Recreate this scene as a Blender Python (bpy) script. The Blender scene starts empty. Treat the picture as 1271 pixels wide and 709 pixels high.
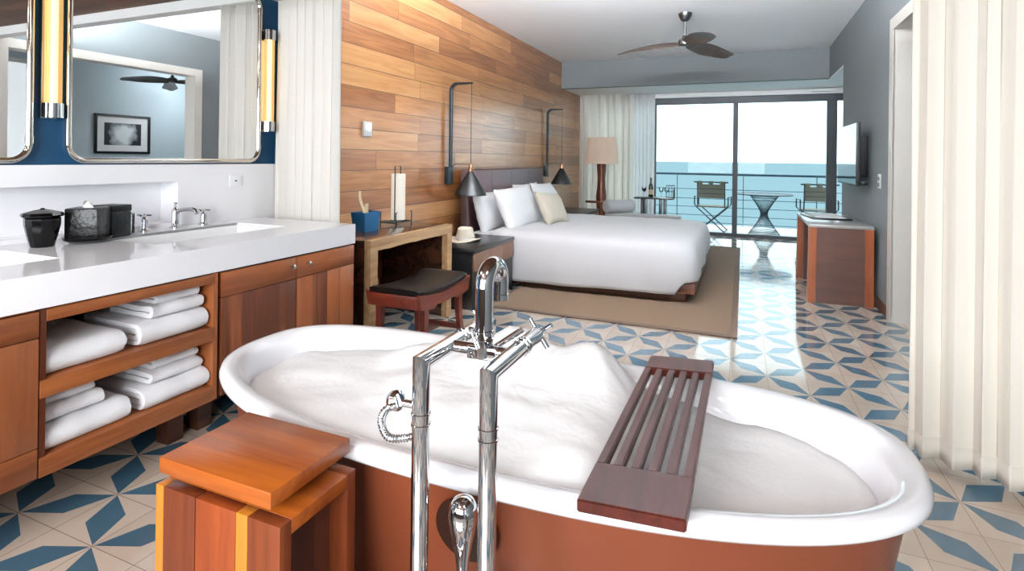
import bpy, bmesh, math, random
from mathutils import Vector, Matrix, noise
rnd = random.Random(7)
PI = math.pi
scn = bpy.context.scene
COL = scn.collection

# ------------------------------------------------------------------ camera
CAM_H = 1.245
F_PX, YAW, ROLL = 682.0, 0.3985, 0.0126
fw = Vector((-math.sin(YAW), math.cos(YAW), 0)); rt = Vector((math.cos(YAW), math.sin(YAW), 0)); up = Vector((0, 0, 1))
cr, sr = math.cos(ROLL), math.sin(ROLL)
cR, cU = cr * rt + sr * up, -sr * rt + cr * up
cam_d = bpy.data.cameras.new('camera'); cam = bpy.data.objects.new('camera', cam_d); COL.objects.link(cam)
m = Matrix((cR, cU, -fw)).transposed().to_4x4(); m.translation = (0, 0, CAM_H)
cam.matrix_world = m
cam_d.sensor_fit = 'HORIZONTAL'; cam_d.sensor_width = 36.0
cam_d.lens = F_PX / 1271.0 * 36.0
cam_d.shift_y = (197.3 - 354.5) / 1271.0
cam_d.clip_start = 0.02; cam_d.clip_end = 20000
scn.camera = cam

# ------------------------------------------------------------------ colour management
vs = scn.view_settings
scn.display_settings.display_device = 'sRGB'
vs.view_transform = 'Standard'; vs.look = 'None'; vs.gamma = 1.0; vs.exposure = 0.0
vs.use_curve_mapping = False

# ------------------------------------------------------------------ sky, portals and added fill lights
SKY = 3.0
world = bpy.data.worlds.new('sky'); scn.world = world; world.use_nodes = True
wb = world.node_tree.nodes['Background']
wb.inputs[0].default_value = (0.74, 0.93, 1.0, 1); wb.inputs[1].default_value = SKY

def area(name, loc, rot, sx, sy, power, color=(1, 1, 1), portal=False, shape='RECTANGLE', spread=PI):
    d = bpy.data.lights.new(name, 'AREA'); d.shape = shape; d.size = sx; d.size_y = sy
    d.energy = power; d.color = color; d.spread = spread
    if portal: d.cycles.is_portal = True
    o = bpy.data.objects.new(name, d); COL.objects.link(o); o.location = loc; o.rotation_euler = rot
    return o
# daylight through the openings (portals only guide the sky's own light)
area('balcony_portal', (-0.55, 9.92, 1.17), (PI / 2, 0, PI), 4.1, 2.3, 1, portal=True)
area('corner_portal', (1.52, 8.7, 1.2), (PI / 2, 0, PI / 2), 2.2, 2.3, 1, portal=True)
area('next_room_portal', (2.2, 9.0, 1.25), (PI / 2, 0, PI), 1.8, 2.3, 1, portal=True)
# added fill lights, no fixtures seen: behind the camera and under the bath ceiling
area('bath_fill_light', (-0.6, -1.66, 1.5), (PI / 2, 0, 0), 2.6, 1.35, 178, (0.97, 0.98, 1.0))
for i, (x, y) in enumerate(((-1.9, 0.1), (-0.9, -0.5), (0.3, 0.1))):
    area('bath_ceiling_fill', (x, y, 2.31), (0, 0, 0), 0.5, 0.5, 7, (1.0, 0.97, 0.94), shape='DISK')
# added fill light above an added unseen ledge, to lift the bedroom ceiling
area('ceiling_fill_light', (-0.55, 2.93, 2.47), (PI - math.radians(33), 0, 0), 2.0, 0.14, 850, (0.88, 0.95, 1.0))
area('next_room_wall_fill', (2.45, 6.2, 2.3), (0, -math.radians(65), 0), 0.9, 0.9, 14, (0.92, 0.97, 1.0))  # added unseen fill to brighten the next room's wall
area('next_room_side_fill', (3.17, 3.2, 1.35), (PI / 2, 0, PI / 2), 3.0, 2.2, 16, (0.93, 0.97, 1.0))  # added fill shining through the opening to brighten the bedroom

# ------------------------------------------------------------------ helpers
class G:
    def __init__(s): s.bm = bmesh.new()
    def _merge(s, b):
        me = bpy.data.meshes.new('t'); b.to_mesh(me); b.free(); s.bm.from_mesh(me); bpy.data.meshes.remove(me); return s
    def box(s, x0, x1, y0, y1, z0, z1, bev=0.0, seg=2, mat=None):
        b = bmesh.new(); bmesh.ops.create_cube(b, size=1.0)
        for v in b.verts:
            v.co = Vector(((x0 + x1) / 2 + v.co.x * (x1 - x0), (y0 + y1) / 2 + v.co.y * (y1 - y0), (z0 + z1) / 2 + v.co.z * (z1 - z0)))
        if bev > 0: bmesh.ops.bevel(b, geom=list(b.edges), offset=bev, segments=seg, profile=0.5, affect='EDGES')
        if mat is not None: b.transform(mat)
        return s._merge(b)
    def cyl(s, p0, p1, r0, r1=None, n=24):
        r1 = r0 if r1 is None else r1
        return s.tube([p0, p1], [r0, r1], n)
    def tube(s, pts, r, n=12, closed=False, cap=True):
        pts = [Vector(p) for p in pts]; k = len(pts)
        rs = [r] * k if not isinstance(r, (list, tuple)) else list(r)
        T = []
        for i in range(k):
            if closed: t = pts[(i + 1) % k] - pts[i - 1]
            else: t = pts[min(i + 1, k - 1)] - pts[max(i - 1, 0)]
            T.append(t.normalized())
        ref = Vector((0, 0, 1)) if abs(T[0].z) < 0.9 else Vector((1, 0, 0))
        nrm = (ref - T[0] * ref.dot(T[0])).normalized()
        rings = []
        for i in range(k):
            if i: nrm = (nrm - T[i] * nrm.dot(T[i])).normalized()
            bn = T[i].cross(nrm)
            rings.append([s.bm.verts.new(pts[i] + rs[i] * (math.cos(a) * nrm + math.sin(a) * bn)) for a in (2 * PI * j / n for j in range(n))])
        m_ = k if closed else k - 1
        for i in range(m_):
            A, B = rings[i], rings[(i + 1) % k]
            for j in range(n): s.bm.faces.new((A[j], A[(j + 1) % n], B[(j + 1) % n], B[j]))
        if not closed and cap:
            s.bm.faces.new(rings[0][::-1]); s.bm.faces.new(rings[-1])
        return s
    def lathe(s, prof, c=(0, 0, 0), n=32, sx=1.0, sy=1.0):
        rings = []
        for r, z in prof:
            if r < 1e-5: rings.append([s.bm.verts.new((c[0], c[1], c[2] + z))])
            else: rings.append([s.bm.verts.new((c[0] + sx * r * math.cos(2 * PI * j / n), c[1] + sy * r * math.sin(2 * PI * j / n), c[2] + z)) for j in range(n)])
        for A, B in zip(rings, rings[1:]):
            for j in range(n):
                a0, a1 = A[j % len(A)], A[(j + 1) % len(A)]; b0, b1 = B[j % len(B)], B[(j + 1) % len(B)]
                f = []
                for v in (a0, a1, b1, b0):
                    if v not in f: f.append(v)
                if len(f) > 2: s.bm.faces.new(f)
        return s
    def prism(s, poly, axis, a0, a1):
        # poly in the two other axes (x: (y,z); y: (x,z); z: (x,y))
        def P(p, a): return {'x': (a, p[0], p[1]), 'y': (p[0], a, p[1]), 'z': (p[0], p[1], a)}[axis]
        A = [s.bm.verts.new(P(p, a0)) for p in poly]; B = [s.bm.verts.new(P(p, a1)) for p in poly]
        n = len(poly)
        for j in range(n): s.bm.faces.new((A[j], A[(j + 1) % n], B[(j + 1) % n], B[j]))
        s.bm.faces.new(A[::-1]); s.bm.faces.new(B)
        return s
    def loft(s, rings, closed=True, cap0=False, cap1=False):
        R = [[s.bm.verts.new(p) for p in r] for r in rings]; n = len(R[0])
        for A, B in zip(R, R[1:]):
            for j in range(n if closed else n - 1): s.bm.faces.new((A[j], A[(j + 1) % n], B[(j + 1) % n], B[j]))
        if cap0: s.bm.faces.new(R[0][::-1])
        if cap1: s.bm.faces.new(R[-1])
        return s
    def xf(s, mat): s.bm.transform(mat); return s
    def build(s, name, mat, parent=None, label=None, ang=35, smooth=True, flip=True):
        b = s.bm
        if flip: bmesh.ops.recalc_face_normals(b, faces=list(b.faces))
        ca = math.radians(ang)
        for f in b.faces: f.smooth = smooth
        for e in b.edges:
            if len(e.link_faces) == 2 and e.calc_face_angle(0) > ca: e.smooth = False
        if parent is not None: b.transform(Matrix.Translation(-parent_loc(parent)))
        me = bpy.data.meshes.new(name); b.to_mesh(me); b.free()
        o = bpy.data.objects.new(name, me); COL.objects.link(o)
        if mat: me.materials.append(mat)
        if parent is not None: o.parent = parent
        if label: o['label'] = label
        return o
def parent_loc(o):
    v = Vector(o.location)
    while o.parent: o = o.parent; v += o.location
    return v
def thing(name, label, cat, loc=(0, 0, 0), group=None):
    o = bpy.data.objects.new(name, None); COL.objects.link(o); o.location = loc; o.empty_display_size = 0.1
    return tag(o, label, cat, group)
def tag(o, label, cat, group=None):
    o['label'] = label; o['category'] = cat
    if group: o['group'] = group
    return o
def copy_tree(o, parent=None):
    c = o.copy(); COL.objects.link(c)
    if parent is not None: c.parent = parent
    for ch in list(o.children): copy_tree(ch, c)
    return c
def struct(o): o['kind'] = 'structure'; return o
def sbox(name, mat, *boxes):
    g = G()
    for b in boxes: g.box(*b)
    return struct(g.build(name, mat))
def frac(x): return x - math.floor(x)
def bez(p, n=12):
    out = []
    for i in range(n + 1):
        t = i / n; a = [Vector(q) for q in p]
        while len(a) > 1: a = [a[j].lerp(a[j + 1], t) for j in range(len(a) - 1)]
        out.append(a[0])
    return out
def smooth_path(P, n=8, closed=False):
    P = [Vector(p) for p in P]; k = len(P); out = []
    for i in range(k if closed else k - 1):
        p0 = P[i - 1] if (i > 0 or closed) else P[0]; p1 = P[i]; p2 = P[(i + 1) % k]; p3 = P[(i + 2) % k] if (closed or i + 2 < k) else P[-1]
        for j in range(n):
            t = j / n
            out.append(0.5 * ((2 * p1) + (p2 - p0) * t + (2 * p0 - 5 * p1 + 4 * p2 - p3) * t * t + (3 * p1 - p0 - 3 * p2 + p3) * t ** 3))
    if not closed: out.append(P[-1])
    return out

# ------------------------------------------------------------------ materials
def hexc(r, g, b):
    f = lambda c: (c / 255 / 12.92) if c / 255 <= 0.04045 else ((c / 255 + 0.055) / 1.055) ** 2.4
    return (f(r), f(g), f(b), 1)
def base_mat(name):
    mt = bpy.data.materials.new(name); mt.use_nodes = True
    nt = mt.node_tree; return mt, nt, nt.nodes['Principled BSDF']
def node(nt, t, **kw):
    n = nt.nodes.new(t)
    for k, v in kw.items(): setattr(n, k, v)
    return n
def P(name, rgb, rough=0.5, metal=0.0, var=0.0, vscale=8.0, bump=0.0, bscale=200.0, spec=0.5, sheen=0.0, coat=0.0, transl=0.0, emit=None, estr=0.0):
    mt, nt, b = base_mat(name); c = hexc(*rgb); L = nt.links.new
    b.inputs['Roughness'].default_value = rough; b.inputs['Metallic'].default_value = metal
    b.inputs['Specular IOR Level'].default_value = spec
    b.inputs['Sheen Weight'].default_value = sheen; b.inputs['Coat Weight'].default_value = coat
    b.inputs['Coat Roughness'].default_value = 0.1
    tc = node(nt, 'ShaderNodeTexCoord')
    nz = node(nt, 'ShaderNodeTexNoise'); nz.inputs['Scale'].default_value = vscale; nz.inputs['Detail'].default_value = 4
    L(tc.outputs['Object'], nz.inputs['Vector'])
    rp = node(nt, 'ShaderNodeMix', data_type='RGBA')
    lo = tuple(x * (1 - var) for x in c[:3]) + (1,); hi = tuple(min(1, x * (1 + var * 0.6)) for x in c[:3]) + (1,)
    rp.inputs['A'].default_value = lo; rp.inputs['B'].default_value = hi
    L(nz.outputs['Fac'], rp.inputs['Factor']); L(rp.outputs['Result'], b.inputs['Base Color'])
    if bump:
        n2 = node(nt, 'ShaderNodeTexNoise'); n2.inputs['Scale'].default_value = bscale; n2.inputs['Detail'].default_value = 3
        bp = node(nt, 'ShaderNodeBump'); bp.inputs['Strength'].default_value = bump; bp.inputs['Distance'].default_value = 0.01
        L(tc.outputs['Object'], n2.inputs['Vector']); L(n2.outputs['Fac'], bp.inputs['Height']); L(bp.outputs['Normal'], b.inputs['Normal'])
    if emit:
        b.inputs['Emission Color'].default_value = hexc(*emit); b.inputs['Emission Strength'].default_value = estr
    if transl:
        tr = node(nt, 'ShaderNodeBsdfTranslucent'); mx = node(nt, 'ShaderNodeMixShader'); mx.inputs[0].default_value = transl
        L(rp.outputs['Result'], tr.inputs['Color'])
        out = nt.nodes['Material Output']; L(b.outputs[0], mx.inputs[1]); L(tr.outputs[0], mx.inputs[2]); L(mx.outputs[0], out.inputs['Surface'])
    return mt
def wood(name, dark, light, axis='y', scale=6.0, rough=0.35, coat=0.0, strip=0.0, saxis='x', tint=None, spec=0.5):
    """grain stretched along axis; optional glued strips of width strip across saxis."""
    mt, nt, b = base_mat(name); L = nt.links.new
    tc = node(nt, 'ShaderNodeTexCoord'); mp = node(nt, 'ShaderNodeMapping')
    s = {'x': (0.07, 1, 1), 'y': (1, 0.07, 1), 'z': (1, 1, 0.07)}[axis]
    mp.inputs['Scale'].default_value = tuple(scale * q for q in s)
    L(tc.outputs['Object'], mp.inputs['Vector'])
    vec = mp.outputs['Vector']; wn = None
    if strip:
        sp = node(nt, 'ShaderNodeSeparateXYZ'); L(tc.outputs['Object'], sp.inputs[0])
        dv = node(nt, 'ShaderNodeMath', operation='DIVIDE'); dv.inputs[1].default_value = strip; L(sp.outputs['XYZ'.index(saxis.upper())], dv.inputs[0])
        fl = node(nt, 'ShaderNodeMath', operation='FLOOR'); L(dv.outputs[0], fl.inputs[0])
        wn = node(nt, 'ShaderNodeTexWhiteNoise', noise_dimensions='1D'); L(fl.outputs[0], wn.inputs['W'])
        ad = node(nt, 'ShaderNodeVectorMath', operation='ADD'); sc = node(nt, 'ShaderNodeVectorMath', operation='SCALE'); sc.inputs['Scale'].default_value = 20
        L(wn.outputs['Color'], sc.inputs[0]); L(vec, ad.inputs[0]); L(sc.outputs[0], ad.inputs[1]); vec = ad.outputs[0]
    n1 = node(nt, 'ShaderNodeTexNoise'); n1.inputs['Scale'].default_value = 2.2; n1.inputs['Detail'].default_value = 6; n1.inputs['Distortion'].default_value = 0.9
    n2 = node(nt, 'ShaderNodeTexNoise'); n2.inputs['Scale'].default_value = 14; n2.inputs['Detail'].default_value = 3
    L(vec, n1.inputs['Vector']); L(vec, n2.inputs['Vector'])
    ma = node(nt, 'ShaderNodeMath', operation='MULTIPLY_ADD'); ma.inputs[1].default_value = 0.35; L(n2.outputs['Fac'], ma.inputs[0]); L(n1.outputs['Fac'], ma.inputs[2])
    val = ma.outputs[0]
    if wn:
        m2 = node(nt, 'ShaderNodeMath', operation='MULTIPLY_ADD'); m2.inputs[1].default_value = 0.75; L(wn.outputs['Value'], m2.inputs[0]); L(val, m2.inputs[2])
        m3 = node(nt, 'ShaderNodeMath', operation='SUBTRACT'); m3.inputs[1].default_value = 0.37; L(m2.outputs[0], m3.inputs[0]); val = m3.outputs[0]
    cr_ = node(nt, 'ShaderNodeValToRGB'); cr_.color_ramp.elements[0].position = 0.38; cr_.color_ramp.elements[1].position = 0.98
    cr_.color_ramp.elements[0].color = hexc(*dark); cr_.color_ramp.elements[1].color = hexc(*light)
    L(val, cr_.inputs['Fac']); L(cr_.outputs['Color'], b.inputs['Base Color'])
    b.inputs['Roughness'].default_value = rough; b.inputs['Coat Weight'].default_value = coat; b.inputs['Coat Roughness'].default_value = 0.12
    b.inputs['Specular IOR Level'].default_value = spec
    bp = node(nt, 'ShaderNodeBump'); bp.inputs['Strength'].default_value = 0.06; bp.inputs['Distance'].default_value = 0.01
    L(n2.outputs['Fac'], bp.inputs['Height']); L(bp.outputs['Normal'], b.inputs['Normal'])
    return mt
def plank_wall(name, h, ln, stops, rough=0.28, ua='Y', va='Z', coat=0.75):
    mt, nt, b = base_mat(name); L = nt.links.new
    def M(op, a, c=None):
        n = node(nt, 'ShaderNodeMath', operation=op)
        for i, q in enumerate((a, c)):
            if q is None: continue
            if isinstance(q, (int, float)): n.inputs[i].default_value = q
            else: L(q, n.inputs[i])
        return n.outputs[0]
    tc = node(nt, 'ShaderNodeTexCoord'); sp = node(nt, 'ShaderNodeSeparateXYZ'); L(tc.outputs['Object'], sp.inputs[0])
    u = sp.outputs[ua]; v = sp.outputs[va]
    rv = M('DIVIDE', v, h); row = M('FLOOR', rv)
    w1 = node(nt, 'ShaderNodeTexWhiteNoise', noise_dimensions='1D'); L(row, w1.inputs['W'])
    uu = M('ADD', M('DIVIDE', u, ln), M('MULTIPLY', w1.outputs['Value'], 7.3)); colm = M('FLOOR', uu)
    cb = node(nt, 'ShaderNodeCombineXYZ'); L(colm, cb.inputs[0]); L(row, cb.inputs[1])
    w2 = node(nt, 'ShaderNodeTexWhiteNoise', noise_dimensions='3D'); L(cb.outputs[0], w2.inputs['Vector'])
    fv = M('FRACT', rv); fu = M('FRACT', uu)
    gap = M('MAXIMUM', M('GREATER_THAN', M('ABSOLUTE', M('SUBTRACT', fv, 0.5)), 0.5 - 0.0022 / h), M('GREATER_THAN', M('ABSOLUTE', M('SUBTRACT', fu, 0.5)), 0.5 - 0.0018 / ln))
    # grain
    gx = node(nt, 'ShaderNodeCombineXYZ'); L(M('MULTIPLY', u, 0.9), gx.inputs[0]); L(M('MULTIPLY', v, 11), gx.inputs[1]); L(M('MULTIPLY', w2.outputs['Value'], 37), gx.inputs[2])
    n1 = node(nt, 'ShaderNodeTexNoise'); n1.inputs['Scale'].default_value = 1.3; n1.inputs['Detail'].default_value = 6; n1.inputs['Distortion'].default_value = 1.4
    L(gx.outputs[0], n1.inputs['Vector'])
    val = M('ADD', M('MULTIPLY', w2.outputs['Value'], 0.62), M('MULTIPLY', M('SUBTRACT', n1.outputs['Fac'], 0.5), 0.95))
    val = M('ADD', val, 0.19)
    cr_ = node(nt, 'ShaderNodeValToRGB'); el = cr_.color_ramp.elements
    el[0].position = stops[0][0]; el[0].color = hexc(*stops[0][1]); el[1].position = stops[-1][0]; el[1].color = hexc(*stops[-1][1])
    for p, c in stops[1:-1]: e = el.new(p); e.color = hexc(*c)
    L(val, cr_.inputs['Fac'])
    mx = node(nt, 'ShaderNodeMix', data_type='RGBA'); mx.inputs['B'].default_value = hexc(60, 34, 18); L(gap, mx.inputs['Factor']); L(cr_.outputs['Color'], mx.inputs['A'])
    L(mx.outputs['Result'], b.inputs['Base Color'])
    b.inputs['Roughness'].default_value = rough; b.inputs['Coat Weight'].default_value = coat; b.inputs['Coat Roughness'].default_value = 0.17
    # every board sits at a slightly different tilt
    hgt = M('ADD', M('MULTIPLY', gap, -1.0), M('MULTIPLY', n1.outputs['Fac'], 0.15))
    bp = node(nt, 'ShaderNodeBump'); bp.inputs['Strength'].default_value = 0.35; bp.inputs['Distance'].default_value = 0.004
    L(hgt, bp.inputs['Height']); L(bp.outputs['Normal'], b.inputs['Normal']); L(bp.outputs['Normal'], b.inputs['Coat Normal'])
    return mt
def tile_floor(name, t, ox, oy):
    mt, nt, b = base_mat(name); L = nt.links.new
    def M(op, a, c=None):
        n = node(nt, 'ShaderNodeMath', operation=op)
        for i, q in enumerate((a, c)):
            if q is None: continue
            if isinstance(q, (int, float)): n.inputs[i].default_value = q
            else: L(q, n.inputs[i])
        return n.outputs[0]
    tc = node(nt, 'ShaderNodeTexCoord'); sp = node(nt, 'ShaderNodeSeparateXYZ'); L(tc.outputs['Object'], sp.inputs[0])
    u = M('DIVIDE', M('SUBTRACT', sp.outputs['X'], ox), t); v = M('DIVIDE', M('SUBTRACT', sp.outputs['Y'], oy), t)
    iu, iv = M('FLOOR', u), M('FLOOR', v)
    par = M('FLOORED_MODULO', M('ADD', iu, iv), 2.0)
    fx = M('SUBTRACT', M('SUBTRACT', u, iu), 0.5); fy = M('SUBTRACT', M('SUBTRACT', v, iv), 0.5)
    fxs = M('MULTIPLY', fx, M('SUBTRACT', 1.0, M('MULTIPLY', par, 2.0)))
    p = M('ABSOLUTE', M('MULTIPLY', M('ADD', fxs, fy), 0.70710678)); q = M('ABSOLUTE', M('MULTIPLY', M('SUBTRACT', fxs, fy), 0.70710678))
    lim = M('MULTIPLY', M('SUBTRACT', 0.685, p), 0.4142)
    blue = M('LESS_THAN', q, lim)
    grout = M('GREATER_THAN', M('MAXIMUM', M('ABSOLUTE', fx), M('ABSOLUTE', fy)), 0.5 - 0.0013 / t)
    cb = node(nt, 'ShaderNodeCombineXYZ'); L(iu, cb.inputs[0]); L(iv, cb.inputs[1])
    wn = node(nt, 'ShaderNodeTexWhiteNoise', noise_dimensions='3D'); L(cb.outputs[0], wn.inputs['Vector'])
    nz = node(nt, 'ShaderNodeTexNoise'); nz.inputs['Scale'].default_value = 9; nz.inputs['Detail'].default_value = 5; L(tc.outputs['Object'], nz.inputs['Vector'])
    f = M('ADD', M('MULTIPLY', wn.outputs['Value'], 0.5), M('MULTIPLY', nz.outputs['Fac'], 0.5))
    def mixc(a, c, fac):
        n = node(nt, 'ShaderNodeMix', data_type='RGBA')
        for k, q in (('A', a), ('B', c)):
            if isinstance(q, tuple): n.inputs[k].default_value = q
            else: L(q, n.inputs[k])
        L(fac, n.inputs['Factor']); return n.outputs['Result']
    beige = mixc(hexc(176, 158, 142), hexc(204, 188, 172), f); blu = mixc(hexc(48, 82, 102), hexc(76, 108, 126), f)
    c = mixc(beige, blu, blue); c = mixc(c, hexc(128, 112, 98), grout)
    L(c, b.inputs['Base Color'])
    b.inputs['Roughness'].default_value = 0.08; b.inputs['Specular IOR Level'].default_value = 1.0
    hgt = M('ADD', M('MULTIPLY', grout, -0.6), M('MULTIPLY', nz.outputs['Fac'], 0.25))
    tl = node(nt, 'ShaderNodeVectorMath', operation='SUBTRACT'); tl.inputs[1].default_value = (0.5, 0.5, 0.5); L(wn.outputs['Color'], tl.inputs[0])
    bp = node(nt, 'ShaderNodeBump'); bp.inputs['Strength'].default_value = 0.05; bp.inputs['Distance'].default_value = 0.003
    L(hgt, bp.inputs['Height'])
    ts = node(nt, 'ShaderNodeVectorMath', operation='MULTIPLY'); ts.inputs[1].default_value = (0.004, 0.004, 0); L(tl.outputs[0], ts.inputs[0])
    va = node(nt, 'ShaderNodeVectorMath', operation='ADD'); L(bp.outputs['Normal'], va.inputs[0]); L(ts.outputs[0], va.inputs[1])
    vn = node(nt, 'ShaderNodeVectorMath', operation='NORMALIZE'); L(va.outputs[0], vn.inputs[0]); L(vn.outputs[0], b.inputs['Normal'])
    return mt
def glass(name, tint=(1, 1, 1), rough=0.0, refl=1.0):
    """thin clear sheet: Fresnel reflection over straight-through light"""
    mt = bpy.data.materials.new(name); mt.use_nodes = True; nt = mt.node_tree; L = nt.links.new
    nt.nodes.remove(nt.nodes['Principled BSDF']); out = nt.nodes['Material Output']
    t = node(nt, 'ShaderNodeBsdfTransparent'); t.inputs['Color'].default_value = (*tint, 1)
    g = node(nt, 'ShaderNodeBsdfGlossy'); g.inputs['Roughness'].default_value = rough
    fr = node(nt, 'ShaderNodeFresnel'); fr.inputs['IOR'].default_value = 1.45
    ml = node(nt, 'ShaderNodeMath', operation='MULTIPLY'); ml.inputs[1].default_value = refl; L(fr.outputs[0], ml.inputs[0])
    mx = node(nt, 'ShaderNodeMixShader'); L(ml.outputs[0], mx.inputs[0]); L(t.outputs[0], mx.inputs[1]); L(g.outputs[0], mx.inputs[2]); L(mx.outputs[0], out.inputs['Surface'])
    return mt

M_floor = tile_floor('cement_tiles', 0.2032, 0.549, 3.533)
M_ceil = P('white_ceiling', (250, 250, 252), 0.9, var=0.02)
M_white = P('white_paint', (232, 232, 232), 0.6, var=0.02)
M_trim = P('cream_trim', (206, 200, 192), 0.5, var=0.02)
M_grey = P('grey_paint', (114, 119, 121), 0.75, var=0.04, vscale=3)
M_blue = P('blue_paint', (18, 74, 112), 0.55, var=0.05)
M_pale = P('pale_blue_paint', (190, 205, 212), 0.8, var=0.02)
M_woodwall = plank_wall('teak_planks', 0.163, 1.35, [(0.0, (112, 68, 38)), (0.3, (148, 94, 54)), (0.6, (176, 120, 72)), (1.0, (202, 152, 102))])
M_woodceil = plank_wall('dark_ceiling_planks', 0.11, 1.6, [(0.0, (74, 44, 28)), (0.5, (98, 60, 40)), (1.0, (122, 80, 54))], ua='X', va='Y', rough=0.6, coat=0.0)
M_quartz = P('white_quartz', (244, 244, 247), 0.07, var=0.015, spec=0.5)
M_porc = P('white_porcelain', (240, 240, 241), 0.1, spec=0.5)
M_chrome = P('polished_chrome', (206, 208, 211), 0.04, metal=1.0)
M_nickel = P('polished_nickel', (214, 208, 198), 0.08, metal=1.0)
M_blackmetal = P('black_metal', (14, 15, 17), 0.45, spec=0.5)
M_tealmetal = P('blue_black_metal', (20, 34, 42), 0.4)
M_darkframe = P('dark_window_frame', (42, 48, 54), 0.45)
M_mirror = P('mirror_silver', (236, 238, 238), 0.0, metal=1.0)
M_cab = wood('cabinet_teak', (88, 43, 24), (156, 90, 50), 'z', 5, 0.35, strip=0.11, saxis='y')
M_cabh = wood('cabinet_teak_rail', (98, 48, 26), (160, 92, 50), 'y', 5, 0.35)
M_shelf = wood('shelf_teak', (100, 50, 26), (172, 102, 54), 'y', 6, 0.32)
M_cabdark = wood('cabinet_inside', (52, 27, 17), (86, 48, 30), 'y', 5, 0.5)
M_blackjar = P('black_glaze', (8, 8, 10), 0.10, spec=0.3)
M_blackstone = P('black_hammered', (12, 12, 14), 0.3, bump=0.35, bscale=45, spec=0.4)
M_towel = P('white_towel', (240, 240, 243), 0.95, bump=0.5, bscale=350, sheen=0.3, var=0.02)
M_linen = P("white_linen", (209, 208, 210), 0.9, bump=0.15, bscale=240, sheen=0.2, var=0.01)
M_pillow = P('white_cotton', (240, 240, 242), 0.9, sheen=0.2, var=0.01)
M_beige = P('beige_linen', (196, 188, 172), 0.9, bump=0.25, bscale=300, var=0.05)
M_curtain = P('cream_curtain', (250, 244, 234), 0.9, var=0.01, transl=0.12)
M_curtain_w = P('white_curtain', (238, 235, 229), 0.9, var=0.02, transl=0.12)
M_sheer = P('white_sheer', (244, 244, 244), 0.9, var=0.01, transl=0.5)
M_drape = P('grey_drape', (246, 242, 237), 0.9, var=0.02, transl=0.55)
M_tubout = P('copper_brown_shell', (128, 66, 42), 0.28, var=0.18, vscale=4, metal=0.0, spec=0.5, bump=0.05, bscale=60)
M_enamel = P('white_enamel', (230, 230, 233), 0.08, spec=0.5)
M_foam = P('bath_foam', (250, 250, 252), 0.95, bump=0.15, bscale=70, spec=0.1)
_b = M_foam.node_tree.nodes['Principled BSDF']; _b.inputs['Subsurface Weight'].default_value = 0.8; _b.inputs['Subsurface Radius'].default_value = (1, 1, 1); _b.inputs['Subsurface Scale'].default_value = 0.05
M_caddy = wood('wet_teak', (54, 17, 10), (98, 36, 21), 'y', 7, 0.36, spec=0.3)
M_stool_top = wood('honey_teak_top', (120, 50, 12), (184, 98, 28), 'x', 6, 0.36, coat=0.1)
M_st_y = wood('yellow_stave', (160, 88, 24), (206, 132, 48), 'z', 6, 0.36)
M_st_b = wood('brown_stave', (84, 36, 18), (136, 66, 30), 'z', 6, 0.36)
M_st_r = wood('red_stave', (98, 38, 18), (158, 74, 30), 'z', 7, 0.36)
M_stool_side = wood('honey_teak_strips', (110, 48, 20), (212, 134, 54), 'z', 6, 0.3, coat=0.2, strip=0.047, saxis='x')
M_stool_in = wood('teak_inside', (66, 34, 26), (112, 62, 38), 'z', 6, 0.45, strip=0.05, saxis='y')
M_desk_front = wood('pale_teak_frame', (136, 100, 66), (196, 160, 118), 'y', 7, 0.4)
M_desk_dark = wood('dark_desk', (38, 22, 16), (72, 42, 28), 'y', 5, 0.2, coat=0.4)
M_bench = wood('red_wood', (72, 26, 18), (122, 50, 34), 'y', 6, 0.28, coat=0.3)
M_leather = P('black_leather', (9, 9, 10), 0.34, bump=0.1, bscale=160, spec=0.25)
M_nsblack = P('black_lacquer', (22, 23, 25), 0.28, spec=0.5)
M_nsbrown = P('brown_leather_front', (120, 88, 70), 0.5, var=0.08, bump=0.1)
M_headboard = P('mauve_leather', (88, 66, 68), 0.38, var=0.06, bump=0.1, bscale=120)
M_bedwood = wood('dark_bed_wood', (58, 32, 22), (98, 58, 38), 'y', 6, 0.4)
M_rug = P('jute_rug', (108, 86, 66), 0.95, var=0.14, vscale=60, bump=0.7, bscale=260)
M_rugedge = P('rug_binding', (78, 60, 48), 0.9, var=0.05)
M_shade = P('linen_shade', (240, 224, 208), 0.9, var=0.04, transl=0.4, bump=0.2, bscale=150, emit=(255, 238, 224), estr=0.14)
M_paper = P('paper_shade', (244, 242, 236), 0.9, transl=0.4, emit=(255, 244, 224), estr=0.25)
M_lampwood = wood('lamp_wood', (74, 36, 24), (128, 70, 46), 'z', 7, 0.3)
M_brass = P('copper_collar', (190, 136, 104), 0.25, metal=1.0)
M_tube = P('amber_glass_tube', (205, 175, 120), 0.25, emit=(255, 206, 130), estr=0.55)
_nt = M_tube.node_tree; _t = _nt.nodes.new('ShaderNodeBsdfTransparent'); _t.inputs[0].default_value = (1, 0.93, 0.80, 1); _m = _nt.nodes.new('ShaderNodeMixShader'); _m.inputs[0].default_value = 0.5
_nt.links.new(_nt.nodes['Principled BSDF'].outputs[0], _m.inputs[1]); _nt.links.new(_t.outputs[0], _m.inputs[2]); _nt.links.new(_m.outputs[0], _nt.nodes['Material Output'].inputs['Surface'])
M_lamp = P('lamp_filament', (255, 244, 220), 0.5, emit=(255, 240, 208), estr=1.7)
M_deskr = wood('orange_wood_edge', (96, 46, 24), (144, 76, 40), 'z', 6, 0.35)
M_deskr_d = wood('walnut_panel', (50, 30, 24), (78, 48, 38), 'x', 5, 0.4)
M_deskr_top = P('pale_satin_top', (150, 148, 146), 0.18, spec=0.6)
M_screen = P('tv_glass', (16, 18, 20), 0.05, spec=0.9)
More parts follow.
